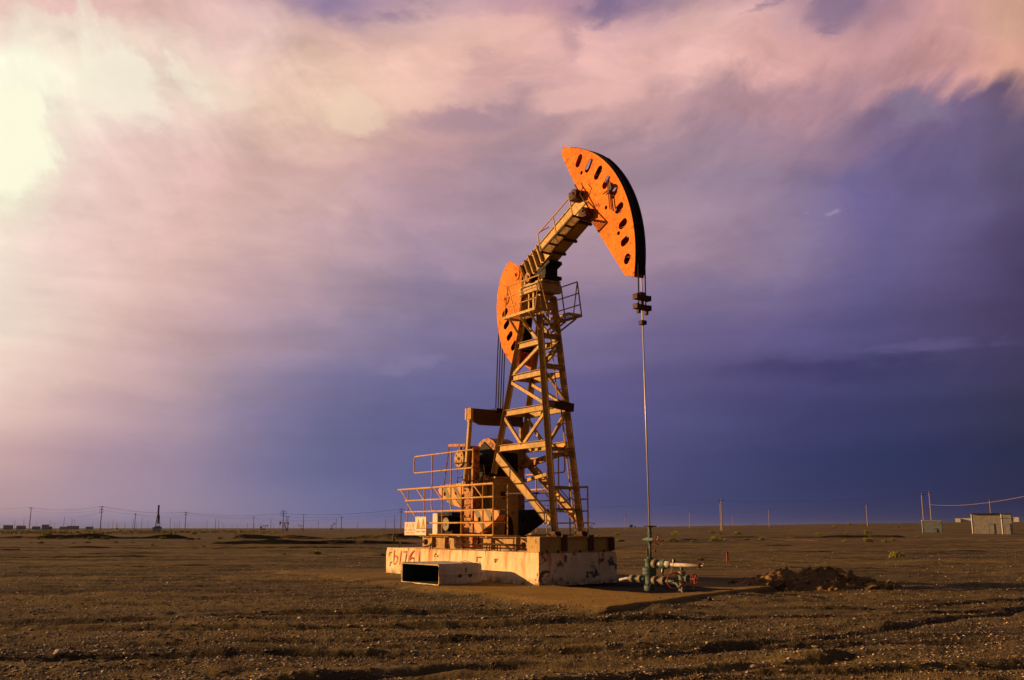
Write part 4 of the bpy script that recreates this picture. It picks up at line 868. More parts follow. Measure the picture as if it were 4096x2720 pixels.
# --- concrete foundation: five cast blocks with lifting loops and painted numbers
FD = thing('concrete_base', 'long painted concrete block base stained with rust, under the pumpjack', 'foundation', ORG, AZ)
seams = [-9.55] + [LV(*r8(x, 300), -1.45).x for x in (518, 985)] + [-2.85, -0.0]
def block(u0, u1, dv, dz, seed):
    nu, nz = max(4, int((u1 - u0) / 0.12)), 9; us = np.linspace(u0, u1, nu); zs = np.linspace(-0.35, 0.9 + dz, nz); mb = MB()
    jit = lambda a, b: 0.020 * fbm(np.array([a * 3.1 + seed * 9]), np.array([b * 3.3]), 3, seed)[0]
    V0 = -1.45 + dv; V1 = 1.45 - dv
    ring = [(u, V0, 0) for u in us] + [(u1, v, 1) for v in np.linspace(V0, V1, 16)[1:-1]] + [(u, V1, 2) for u in us[::-1]] + [(u0, v, 3) for v in np.linspace(V1, V0, 16)[1:-1]]
    n = len(ring); vs_ = []
    for z in zs:
        for (u, v, f) in ring:
            j = jit(u + v, z); low = 0.03 * max(0, (0.15 - z)) * 2
            ed = 0.026 * max(0, (z - (0.9 + dz) + 0.05) / 0.05)
            sgn = -1 if v < 0 else 1
            vs_.append((u + (j if f in (1, 3) else 0) - (ed if u == u1 else 0) + (ed if u == u0 else 0), v + sgn * (j - low - ed) if f in (0, 2) or v in (V0, V1) else v, z + (0.5 * j if z > 0.85 else 0)))
    fs = [(k * n + i, k * n + (i + 1) % n, (k + 1) * n + (i + 1) % n, (k + 1) * n + i) for k in range(nz - 1) for i in range(n)] + [tuple((nz - 1) * n + i for i in range(n))]
    return mb.add(vs_, fs).build('concrete_block', M['concrete'], FD)
for k in range(len(seams) - 1): block(seams[k] + 0.012, seams[k + 1] - 0.012, (0.0, 0.012, 0.004, 0.0)[k], (0.0, 0.004, -0.004, 0.0)[k], k + 1)
for x in (340, 1045, 1420, 2320, 2560):
    q = LV(*r8(x, 120), -1.28); sub(MB().tube([(q.x - 0.08, -1.28, 0.88), (q.x - 0.08, -1.28, 1.03), (q.x - 0.04, -1.28, 1.08), (q.x + 0.04, -1.28, 1.08), (q.x + 0.08, -1.28, 1.03), (q.x + 0.08, -1.28, 0.88)], 0.018, 6), 'lifting_loop', 'rust', FD)
strokes = [[(215, 160), (208, 250), (203, 360), (200, 485)], [(203, 308), (240, 300), (280, 330), (290, 375), (275, 430), (245, 478), (203, 488)], [(372, 180), (352, 320), (335, 505)],
           [(415, 212), (490, 205), (478, 300), (462, 400), (450, 510)], [(652, 175), (600, 240), (560, 320), (545, 400), (560, 470), (610, 480), (650, 430), (645, 350), (600, 340), (552, 372)], [(772, 195), (768, 300), (762, 480)]]
for q in ([(92, 310), (95, 235), (150, 222)], [(108, 535), (125, 455), (165, 430)], [(1118, 330), (1128, 262), (1165, 255)], [(1175, 325), (1195, 285)], [(2062, 440), (2070, 325), (2160, 330)], [(2130, 440), (2140, 465)], [(2480, 455), (2470, 370), (2540, 375)], [(2480, 415), (2520, 410)]):
    mb = MB(); P = [LV(*r8(*a), -1.45) for a in q]; 
    for a, b in zip(P, P[1:]): mb.bar((a.x, -1.462, a.z), (b.x, -1.462, b.z), 0.006, 0.028, (0, 0, 1) if abs(a.x - b.x) > abs(a.z - b.z) else (1, 0, 0))
    sub(mb, 'cast_mark', 'rust', FD)
for nm, s in zip(('B', 'B', '1', '7', '6', '1'), strokes):
    mb = MB(); pts = [LV(*r8(*p), -1.45) for p in s]; wdt = 0.055
    P = [Vector((p.x, -1.462, p.z)) for p in pts]
    o = []
    for i, p in enumerate(P):
        d = (P[min(i + 1, len(P) - 1)] - P[max(i - 1, 0)]).normalized(); nn = Vector((-d.z, 0, d.x)) * wdt * (0.42 + 0.14 * ((i * 37) % 3)); o += [p + nn, p - nn]
    mb.add(o, [(2 * i, 2 * i + 1, 2 * i + 3, 2 * i + 2) for i in range(len(P) - 1)])
    sub(mb, 'painted_mark', 'redpaint', FD)

# ------------------------------------------------------------------ wellhead, in the same axes
WH = thing('wellhead', 'grey green wellhead with flanged pipe arms and handwheels under the polished rod', 'wellhead', RW(3.03, 0, -0.12), AZ)
def W6(x, y, v=0.0): q = LV(*z6(x, y), v); return Vector((q.x - 3.03, q.y, q.z + 0.12))
def wsub(mb, name, mat, parent=None, **k): return mb.build(name, M[mat], parent or WH, **k)
zl = lambda y: W6(660, y).z
X, Y, Zp = Vector((1, 0, 0)), Vector((0, 1, 0)), Vector((0, 0, 1))
O = Vector((0, 0, 0))
mb = MB(); mb.flange((0, 0, (zl(1430) + zl(1310)) / 2), Zp, 0.155, 0.16, 10); wsub(mb, 'base_flange', 'green')
mb = MB(); mb.tube([(0, 0, zl(1320)), (0, 0, zl(1250)), (0, 0, zl(1130)), (0, 0, zl(1100))], [0.112, 0.118, 0.112, 0.125], 28); cs = wsub(mb, 'casing_spool', 'green', smooth=True)
mb = MB(); mb.flange((0, 0, (zl(1105) + zl(990)) / 2), Zp, 0.185, 0.15, 12); wsub(mb, 'main_flange', 'green')
mb = MB(); mb.tube([(0, 0, zl(995)), (0, 0, zl(960)), (0, 0, zl(880)), (0, 0, zl(860))], [0.125, 0.11, 0.11, 0.12], 28); wsub(mb, 'tubing_spool', 'green', smooth=True)
mb = MB(); mb.disc((0, 0, zl(852)), Zp, 0.13, 0.055, 28)
for k in range(8): t = math.pi * k / 4 + 0.2; mb.disc((0.105 * math.cos(t), 0.105 * math.sin(t), zl(845)), Zp, 0.014, 0.11, 6)
mb.tube([(0, 0, zl(840)), (0, 0, zl(800)), (0, 0, zl(790))], [0.085, 0.06, 0.045], 20); wsub(mb, 'top_flange', 'green')
xo = W6(673, 600).x
mb = MB(); mb.tube([(xo, 0, zl(830)), (xo, 0, zl(520))], 0.036, 20); mb.disc((xo, 0, zl(545)), Zp, 0.05, 0.04, 16); wsub(mb, 'riser_pipe', 'green', smooth=True)
mb = MB(); a = W6(630, 800), W6(628, 642); mb.tube([(a[0].x, 0, a[0].z), (a[1].x, 0, a[1].z)], [0.028, 0.034], 14); mb.tube([(xo, 0, zl(685)), (W6(745, 685).x, 0, zl(685))], 0.016, 8); mb.disc((W6(760, 685).x, 0, zl(686)), X, 0.03, 0.05, 8); wsub(mb, 'side_plug', 'rust')
zc = zl(485)
mb = MB(); mb.disc((xo, 0, zc), Zp, 0.062, 0.15, 20); mb.tube([(xo - 0.26, 0, zc), (xo - 0.2, 0, zc), (xo - 0.14, 0, zc), (xo + 0.14, 0, zc), (xo + 0.22, 0, zc)], [0.02, 0.03, 0.058, 0.058, 0.03], 16)
mb.tube([(xo + 0.2, 0, zc), (xo + 0.36, 0, zc)], 0.012, 8); mb.tube([(xo - 0.3, 0, zc), (xo - 0.2, 0, zc)], 0.012, 8); bp_ = wsub(mb, 'blowout_preventer', 'green', smooth=True)
wc = W6(812, 485); wsub(MB().handwheel((wc.x, 0, wc.z), (1, 0.12, 0), 0.125, 0.011, 3), 'handwheel', 'wheel')
mb = MB(); mb.disc((xo, 0, zl(440)), Zp, 0.048, 0.08, 18); mb.disc((xo, 0, zl(378)), Zp, 0.055, 0.09, 8); mb.disc((xo, 0, zl(318)), Zp, 0.044, 0.10, 18); mb.disc((xo, 0, zl(345)), Zp, 0.054, 0.02, 18)
mb.tube([(xo, 0, zl(290)), (xo, 0, zl(255)), (xo, 0, zl(240))], [0.05, 0.06, 0.085], 14); wsub(mb, 'stuffing_box', 'green')
mb = MB(); a, b = W6(556, 240), W6(740, 245); mb.tube([(a.x, 0, a.z), (xo, 0, zl(250)), (b.x, 0.10, b.z)], [0.012, 0.03, 0.012], 8); wsub(mb, 'packing_wrench', 'rust')
wsub(MB().tube([(xo, 0, zl(245)), (0.0, 0, 7.42)], 0.021, 12), 'polished_rod', 'steel', smooth=True)
# arms along u
def fl(x, y, r=0.10, t=0.085, mat='flange', v=0.0, p=None): c = W6(x, y, v); wsub(MB().flange(c, X, r, t, 8), 'flange', mat, p)
def pipe(pts, r, name='pipe', mat='green', n=16): return wsub(MB().tube([W6(*p) for p in pts], r, n), name, mat, smooth=True)
pipe([(600, 1195), (430, 1188)], 0.052, 'side_outlet'); fl(500, 1190, 0.105); fl(360, 1182, 0.105); pipe([(430, 1188), (330, 1180)], 0.045, 'side_outlet', 'flange')
pipe([(330, 1180), (240, 1180), (130, 1205)], [0.045, 0.034, 0.034], 'flow_line', 'boxpaint')
pipe([(700, 1215), (900, 1222)], 0.05, 'side_outlet'); fl(765, 1215, 0.112); fl(915, 1222, 0.112)
pipe([(850, 1220), (870, 1220)], 0.075, 'side_outlet', 'flange')
pipe([(940, 1225), (1000, 1232), (1080, 1245), (1150, 1270), (1190, 1330), (1215, 1385), (1250, 1400), (1275, 1380)], [0.05, 0.045, 0.042, 0.042, 0.042, 0.042, 0.042, 0.05], 'flow_line', 'green')
pipe([(700, 925), (1040, 940)], 0.055, 'side_outlet'); fl(765, 920, 0.118); fl(925, 925, 0.12, 0.11, 'green'); pipe([(830, 922), (880, 924), (900, 924)], [0.05, 0.085, 0.05], 'side_outlet', 'pipe')
pipe([(960, 928), (1050, 938)], [0.098, 0.055], 'reducer', 'pipe')
pipe([(1040, 935), (1560, 955)], 0.047, 'flow_line', 'pipe'); c = W6(1548, 954); wsub(MB().disc(c, X, 0.056, 0.07, 18), 'end_cap', 'rust')
pipe([(1565, 955), (1625, 955), (1630, 905)], 0.014, 'bleed_tap', 'pipe', 8)
pipe([(1232, 955), (1248, 1075)], 0.042, 'riser_pipe', 'green'); c = W6(1245, 1085); wsub(MB().flange(c, Zp, 0.095, 0.07, 8), 'flange', 'flange')
c = W6(1250, 1180); mb = MB(); mb.tube([c + Zp * 0.14, c + Zp * 0.08, c - Zp * 0.08, c - Zp * 0.14], [0.055, 0.095, 0.095, 0.055], 20); mb.tube([c, c + X * 0.14, c + X * 0.24], [0.07, 0.075, 0.035], 16); mb.tube([c + X * 0.2, c + X * 0.50], 0.016, 8); wsub(mb, 'gate_valve', 'green', smooth=True)
c = W6(1345, 1190); wsub(MB().disc(c, X, 0.10, 0.05, 20), 'valve_bonnet', 'green'); c = W6(1465, 1198); wsub(MB().handwheel(c, (1, 0.1, 0), 0.128, 0.014, 5), 'handwheel', 'red')
c = W6(1255, 1300); wsub(MB().flange(c, Zp, 0.09, 0.06, 8).tube([c, c - Zp * 0.2], 0.04, 12), 'flange', 'flange')
c = W6(1120, 1225, -0.25); wsub(MB().handwheel(c, (0.75, -0.6, 0.15), 0.20, 0.017, 3), 'handwheel', 'red'); wsub(MB().tube([c, c + Vector((-0.05, 0.25, 0))], 0.018, 8), 'valve_stem', 'rust')
for g, st in (((1098, 868), (1108, 925)), ((900, 1042), (920, 1175))):
    c, e = W6(*g), W6(*st); ax = Vector((-0.55, -0.8, 0.1)); gg = wsub(MB().disc(c, ax, 0.062, 0.045, 24).tube([c - Zp * 0.05, e], 0.012, 8), 'pressure_gauge', 'grease'); wsub(MB().disc(c + ax.normalized() * 0.024, ax, 0.050, 0.004, 24), 'dial', 'white', gg)
mb = MB(); mb.tube([W6(1110, 975), W6(1120, 1040), W6(1225, 1045), W6(1220, 980)], 0.009, 6); mb.disc(W6(1060, 965), Y, 0.035, 0.05, 8); mb.disc(W6(1165, 955), Y, 0.03, 0.06, 8); wsub(mb, 'drip_loop', 'rust')
a, b = W6(1068, 985, -0.06), W6(1030, 1100, -0.06); wsub(MB().bar(a, b, 0.035, 0.004, (0.5, -0.5, 0)), 'tag_ribbon', 'white')

# ------------------------------------------------------------------ open grey box lying by the base
BX = thing('storage_box', 'grey open-ended metal box with torn rusty rim on the ground before the concrete base', 'box', RW(-2.82, -3.75, -0.03), AZ + R(0))
L_, D_, H_ = 1.15, 1.62, 0.62       # half length along u, depth along v, height
def rr(w_, h, r, n=5):
    pts = []
    for cx, cz, a0 in ((w_ - r, r, -90), (w_ - r, h - r, 0), (-w_ + r, h - r, 90), (-w_ + r, r, 180)):
        for k in range(n + 1): t = R(a0 + 90 * k / n); pts.append((cx + r * math.cos(t), cz + r * math.sin(t)))
    return pts
o_, i_ = rr(L_, H_, 0.09), rr(L_ - 0.05, H_ - 0.05, 0.05); i_ = [(x, z) for x, z in i_]
i_ = [(x, z + 0.045) for x, z in rr(L_ - 0.05, H_ - 0.095, 0.06)]; n = len(o_)
mb = MB(); ring = lambda pts, y, sx=1.0: [(x * sx if x > 0 else x, y, z) for x, z in pts]
vs_ = ring(o_, 0) + ring(o_, D_ * 0.9, 0.80) + ring([(x * 0.95, 0.03 + z * 0.9) for x, z in o_], D_, 0.78)
mb.add(vs_, [(k * n + i, k * n + (i + 1) % n, (k + 1) * n + (i + 1) % n, (k + 1) * n + i) for k in range(2) for i in range(n)] + [tuple(2 * n + i for i in range(n))])
shell = mb.build('shell', M['boxpaint'], BX)
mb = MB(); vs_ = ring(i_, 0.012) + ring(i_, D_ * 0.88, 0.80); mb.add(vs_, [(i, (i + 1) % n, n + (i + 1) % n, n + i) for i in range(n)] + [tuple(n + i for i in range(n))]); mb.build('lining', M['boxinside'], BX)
mb = MB(); jo = [(x * (1 + 0.012 * ((k * 7) % 3 - 1)), z * (1 + 0.02 * ((k * 5) % 3 - 1)) - 0.004) for k, (x, z) in enumerate(o_)]
vs_ = [(x, -0.012, z) for x, z in jo] + [(x, 0.008, z) for x, z in i_]; mb.add(vs_, [(i, (i + 1) % n, n + (i + 1) % n, n + i) for i in range(n)]).build('torn_rim', M['boxedge'], BX)
mb = MB()
for sx in (1,): mb.bar((L_ + 0.005, 0.02, 0.30), (L_ * 0.8 + 0.005, D_ * 0.9, 0.32), 0.045, 0.03)
mb.bar((-L_, 0.0, 0.30), (-L_, D_ * 0.9, 0.30), 0.05, 0.03); mb.bar((-L_, D_ + 0.01, 0.31), (L_ * 0.8, D_ + 0.01, 0.31), 0.05, 0.03); mb.build('seam_flange', M['boxpaint'], BX)
for y in (0.75, 1.15): MB().disc((L_ - 0.235 * y / 1.46 + 0.01, y, 0.27), X, 0.05, 0.06, 10).build('knob', M['rust'], BX)
MB().box((L_ - 0.17, 0.98, 0.36), (L_ - 0.135, 1.0, 0.50)).build('latch', M['rust'], BX)
mb = MB(); mb.box((0.1, 0.95, H_ + 0.001), (0.85, 1.03, H_ + 0.02)); mb.box((0.0, 1.1, H_ + 0.002), (0.75, 1.18, H_ + 0.016)); mb.tube([(0.2, 1.3, H_ + 0.02), (0.5, 1.25, H_ + 0.05), (0.8, 1.3, H_ + 0.01)], 0.012, 6); mb.build('lid_strip', M['flange'], BX)

def rock_mesh(name, seed, mat, flat=0.6, sub_=2, amp=0.35):
    r_ = np.random.default_rng(seed); bm = bmesh.new(); bmesh.ops.create_icosphere(bm, subdivisions=sub_, radius=1.0)
    off = r_.random(3) * 50; planes = [(Vector(r_.normal(size=3)).normalized(), 0.55 + 0.3 * r_.random()) for _ in range(9)]
    for v in bm.verts:
        p = v.co.copy(); 
        for nn, d in planes:
            k = p.dot(nn)
            if k > d: p -= nn * (k - d)
        s = 1 + amp * float(fbm(np.array([p.x * 2 + off[0]]), np.array([p.y * 2 + p.z * 1.7 + off[1]]), 3, seed)[0])
        v.co = Vector((p.x * s, p.y * s, p.z * s * flat))
    me = bpy.data.meshes.new(name); bm.to_mesh(me); bm.free(); me.materials.append(mat); return me
def place_mesh(me, name, loc_, s, rz=0, tilt=0, label=None, cat=None, group=None, kind=None, parent=None):
    o = bpy.data.objects.new(name, me); COL.objects.link(o); o.location = loc_; o.scale = (s,) * 3 if not isinstance(s, tuple) else s; o.rotation_euler = (tilt, tilt * 0.6, rz)
    if parent: o.parent = parent
    return tag(o, label, cat, group, kind)
clodm = [rock_mesh('clod', 60 + k, M['clod'], 0.8, 3) for k in range(4)]
for p, s in (((0.78, 0.30, 0.10), 0.10), ((0.95, 0.35, 0.09), 0.08)):
    q = RW(-2.82 + p[0], -3.75 + p[1], p[2] - 0.03); place_mesh(clodm[int(s * 50) % 4], 'clod', q, s, 1, 0.3, 'brown clod of earth lying inside the open grey box', 'clod', 'clods inside the open grey box')

# ------------------------------------------------------------------ dirt mound with clods, ditch spoil
mx, my = 9.05, 28.6
nx_, ny_ = 150, 90
gx, gy = np.meshgrid(np.linspace(-2.8, 2.7, nx_), np.linspace(-1.5, 1.6, ny_), indexing='ij')
e = 1 - np.sqrt(((gx + 0.1) / 2.42) ** 2 + (gy / 1.15) ** 2) + 0.18 * fbm(gx * 1.3, gy * 1.3, 3, 40)
sh_ = ss(0, 0.95, e) * (0.50 + 0.10 * fbm(gx * 1.1 + 3, gy, 2, 41)) - 0.16 * np.exp(-((gx + 0.75) / 0.28) ** 2 - ((gy + 0.25) / 0.5) ** 2)
det = ss(-0.02, 0.12, e) * (0.13 * np.abs(fbm(gx * 3.2, gy * 3.2, 3, 42)) + 0.07 * fbm(gx * 8, gy * 8, 3, 43, 0.65))
hz0 = height(mx + gx, my + gy)
mound = grid_mesh('dirt_mound', mx + gx, my + gy, (hz0 + sh_ + det - 0.05 * (1 - ss(-0.12, 0.02, e)))[:, :], M['clod']); 
mound.data.flip_normals() if mound.data.polygons[0].normal.z < 0 else None
tag(mound, 'heaped brown dirt mound full of clods right of the wellhead', 'mound')
rg = random.Random(11)
def mound_h(x, y):
    i = int((x + 2.8) / 5.5 * (nx_ - 1)); j = int((y + 1.5) / 3.1 * (ny_ - 1)); return float((hz0 + sh_ + det)[max(0, min(nx_ - 1, i)), max(0, min(ny_ - 1, j))])
for k in range(150):
    x, y = rg.uniform(-2.7, 2.3), rg.uniform(-1.35, 0.7); 
    if (x / 2.6) ** 2 + (y / 1.3) ** 2 > 1.05: continue
    s = rg.choice([0.03, 0.035, 0.04, 0.05, 0.05, 0.06, 0.07, 0.09, 0.13]); place_mesh(clodm[k % 4], 'clod', (mx + x, my + y, mound_h(x, y) + s * 0.3), s, rg.uniform(0, 6), rg.uniform(-0.5, 0.5), 'brown clod of earth on the dirt mound', 'clod', 'clods on the dirt mound')
place_mesh(rock_mesh('clod', 71, M['clod'], 0.45, 3), 'clod', (mx - 1.55, my - 0.75, mound_h(-1.55, -0.75) + 0.05), (0.42, 0.22, 0.30), 0.5, -0.3, 'largest slab of earth at the left end of the dirt mound', 'clod')
place_mesh(clodm[1], 'clod', (mx + 1.15, my - 0.95, hz(mx + 1.15, my - 0.95) + 0.08), (0.30, 0.20, 0.18), 0.2, 0.1, 'broad clod at the foot of the dirt mound towards its right end', 'clod')
place_mesh(clodm[2], 'clod', (mx + 1.62, my - 0.9, hz(mx + 1.62, my - 0.9) + 0.1), (0.14, 0.14, 0.22), 0.9, 0.1, 'upright clod at the right tip of the dirt mound', 'clod')

# ------------------------------------------------------------------ stones
def stones(name, n, rmin, rmax, smin, smax, mat, seed, dens=None, label=None):
    r_ = np.random.default_rng(seed)
    u = r_.random(n); d = rmin * (rmax / rmin) ** (u ** 1.15); a = r_.uniform(-R(35), R(35), n); x, y = d * np.sin(a), d * np.cos(a)
    m = fbm(x * 0.35, y * 1.0, 3, 50) + 0.25 * r_.random(n) > -0.08
    l = np.stack([x, y, np.zeros(n)], 1) - np.array([[ORG.x, ORG.y, 0]])
    uu = l @ np.array(UV); vv = l @ np.array(VV); m &= ~((uu > -9.7) & (uu < 0.15) & (np.abs(vv) < 1.6)) & ~((np.abs(x - mx) < 2.2) & (np.abs(y - my) < 1.0))
    dl = (x - PC[0]) * PL[1] - (y - PC[1]) * PL[0]; dr = -((x - PC[0]) * PR[1] - (y - PC[1]) * PR[0])
    m &= ~((dl > 0) & (dr > -0.05) & (y < 40) & (r_.random(n) < 0.93))
    x, y, d = x[m], y[m], d[m]; n = len(x)
    s = smin * (smax / smin) ** (r_.random(n) ** 2.2) * (0.85 + d / 130)
    base = np.array([(1,0,0),(0.3,0.9,0),(-0.8,0.6,0),(-0.8,-0.6,0),(0.4,-0.9,0),(0.25,0.1,0.8),(-0.3,-0.15,0.7),(0,0,-0.6)], float)
    fc = np.array([(0,1,5),(1,2,5),(2,6,5),(2,3,6),(3,4,6),(4,5,6),(4,0,5),(1,0,7),(2,1,7),(3,2,7),(4,3,7),(0,4,7)])
    P = base[None] * (1 + 0.35 * (r_.random((n, 8, 3)) - 0.5)) * np.stack([0.8 + 0.8 * r_.random(n), 0.8 + 0.5 * r_.random(n), 0.25 + 0.55 * r_.random(n)], 1)[:, None]
    t = r_.uniform(0, 6.28, n); c, sn = np.cos(t)[:, None], np.sin(t)[:, None]
    px, py = P[..., 0] * c - P[..., 1] * sn, P[..., 0] * sn + P[..., 1] * c
    tl = r_.normal(0, 0.25, n)[:, None]; pz = P[..., 2] + px * tl
    V = np.stack([x[:, None] + px * s[:, None], y[:, None] + py * s[:, None], height(x, y)[:, None] + pz * s[:, None] + 0.12 * s[:, None]], -1).reshape(-1, 3).astype(np.float32)
    f = (fc[None] + 8 * np.arange(n)[:, None, None]).reshape(-1, 3).astype(np.int32)
    me = bpy.data.meshes.new(name); me.vertices.add(len(V)); me.vertices.foreach_set('co', V.ravel()); me.loops.add(f.size); me.loops.foreach_set('vertex_index', f.ravel())
    me.polygons.add(len(f)); me.polygons.foreach_set('loop_start', np.arange(0, f.size, 3, dtype=np.int32)); me.update(); me.materials.append(M[mat])
    o = bpy.data.objects.new(name, me); COL.objects.link(o); return tag(o, label, kind='stuff')
stones('gravel', 150000, 8.5, 80, 0.006, 0.036, 'stone', 5, label='loose gravel scattered over the desert soil')
# stubble: tiny dry stalks
def stubble(n, seed):
    r_ = np.random.default_rng(seed); d = 8.5 * (45 / 8.5) ** r_.random(n); a = r_.uniform(-R(35), R(35), n); x, y = d * np.sin(a), d * np.cos(a)
    m = fbm(x * 0.5, y * 1.3, 3, 55) > -0.02; dl = (x - PC[0]) * PL[1] - (y - PC[1]) * PL[0]; dr = -((x - PC[0]) * PR[1] - (y - PC[1]) * PR[0]); m &= ~((dl > -0.3) & (dr > -0.1))
    x, y = x[m], y[m]; n = len(x); z = height(x, y); t = r_.uniform(0, 6.28, n); h = r_.uniform(0.015, 0.06, n); lean = r_.normal(0, 0.6, (n, 2)) * h[:, None]; wd_ = 0.0035
    c, s = np.cos(t) * wd_, np.sin(t) * wd_
    V = np.stack([np.stack([x - c, y - s, z - 0.005], 1), np.stack([x + c, y + s, z - 0.005], 1), np.stack([x + lean[:, 0], y + lean[:, 1], z + h], 1)], 1).reshape(-1, 3).astype(np.float32)
    f = np.arange(3 * n, dtype=np.int32); me = bpy.data.meshes.new('stubble'); me.vertices.add(len(V)); me.vertices.foreach_set('co', V.ravel()); me.loops.add(len(f)); me.loops.foreach_set('vertex_index', f)
    me.polygons.add(n); me.polygons.foreach_set('loop_start', np.arange(0, 3 * n, 3, dtype=np.int32)); me.update(); me.materials.append(M['twig'])
    o = bpy.data.objects.new('dry_grass', me); COL.objects.link(o); tag(o, 'short dry grass stubble on the stony ground', kind='stuff')
stubble(150000, 8)
stm = [rock_mesh('stone', 80 + k, M['pole'], 0.45, 2) for k in range(4)]
for k, (px, py, s) in enumerate(((232, 2617, .085), (1200, 2475, .07), (1400, 2505, .06), (1465, 2520, .06), (775, 2580, .055), (485, 2530, .055), (780, 2653, .06), (600, 2620, .05), (125, 2520, .05), (3018, 2675, .08), (2790, 2600, .055), (3258, 2590, .06), (2720, 2372 + 70, .05), (2430, 2470, .045), (1010, 2645, .05), (2845, 2515, .045), (3130, 2685, .045), (1330, 2495, .04), (690, 2600, .04), (2600, 2700, .05))):
    q = on_ground(px, py); place_mesh(stm[k % 4], 'stone', (q.x, q.y, q.z + s * 0.15), s, k * 1.3, 0.1, 'pale stone lying on the foreground gravel', 'stone', 'larger pale stones in the foreground')
q = on_ground(2838, 2402); place_mesh(rock_mesh('stone', 90, M['fardark'], 0.8, 2), 'stone', (q.x, q.y, q.z + 0.03), 0.075, 0, 0, 'dark round stone just outside the raised earth pad', 'stone')

# ------------------------------------------------------------------ red stakes, plank
def stake(px, py, h, r_, label, mat='stake'):
    q = on_ground(px, py); t = thing('marker_stake', label, 'stake', q); MB().tube([(0, 0, -0.1), (0.0, 0, h * 0.96), (0.0, 0, h)], [r_, r_, r_ * 0.7], 12).build('post', M[mat], t); MB().tube([(0, 0, h * 0.86), (0, 0, h * 0.97)], r_ * 1.06, 12).build('cap_band', M['rust'], t)
stake(2910, 2248, 0.50, 0.055, 'short red marker stake standing alone right of the wellhead'); stake(2646, 2181, 0.33, 0.05, 'tiny distant orange marker stake right behind the wellhead handwheel', 'wheel')
q = on_ground(20, 2199); pk = thing('plank', 'orange plank lying on the ground at the left edge', 'plank', q, R(-4)); MB().box((-2.2, -0.25, 0), (1.15, 0.25, 0.10)).build('board', M['wheel'], pk, bevel=0.01)

# ------------------------------------------------------------------ track strip across the right
ys_ = []; X_ = np.linspace(20, 150, 260)
yc = 128 + 4 * np.sin(X_ / 30) + 0.03 * X_
tg = np.stack([yc + k for k in (-2.2, -1.1, 0, 1.1, 2.2)], 1); tx = np.repeat(X_[:, None], 5, 1)
trk = grid_mesh('path', tx, tg, height(tx, tg) + 0.05 + 0.0 * tx, M['track']); tag(trk, kind='structure')
if trk.data.polygons[0].normal.z < 0: trk.data.flip_normals()

# ------------------------------------------------------------------ shrubs
def shrub_mesh(seed, n=520, mat='leaf'):
    r_ = np.random.default_rng(seed); V = []; Fc = []; nc = 9
    cl = [(r_.uniform(-0.75, 0.75), r_.uniform(-0.5, 0.5), r_.uniform(0.25, 0.5)) for _ in range(nc)]
    for k in range(n):
        cx, cy, cr = cl[k % nc]; th, ph = r_.uniform(0, 6.28), r_.uniform(0.0, 1.5); hgt = cr * (1.1 - 0.5 * abs(cx))
        c = np.array([cx + cr * math.cos(th) * math.cos(ph), cy + cr * math.sin(th) * math.cos(ph), 0.02 + hgt * math.sin(ph)]) * (0.75 + 0.3 * r_.random())
        d = np.array([math.cos(th) * 0.6, math.sin(th) * 0.6, 0.5 + r_.random()]); d /= np.linalg.norm(d); s_ = np.cross(d, r_.normal(size=3)); s_ /= np.linalg.norm(s_)
        l, w_ = r_.uniform(0.08, 0.17), r_.uniform(0.02, 0.045); o = len(V); V += [c - d * l - s_ * w_, c - d * l + s_ * w_, c + d * l + s_ * w_ * 0.3, c + d * l - s_ * w_ * 0.3]; Fc.append((o, o + 1, o + 2, o + 3))
    me = bpy.data.meshes.new('shrub'); me.from_pydata([tuple(v) for v in V], [], Fc); me.materials.append(M[mat]); return me
sm = [shrub_mesh(100 + k) for k in range(5)]; sd_ = [shrub_mesh(110 + k, mat='leafdry') for k in range(3)]
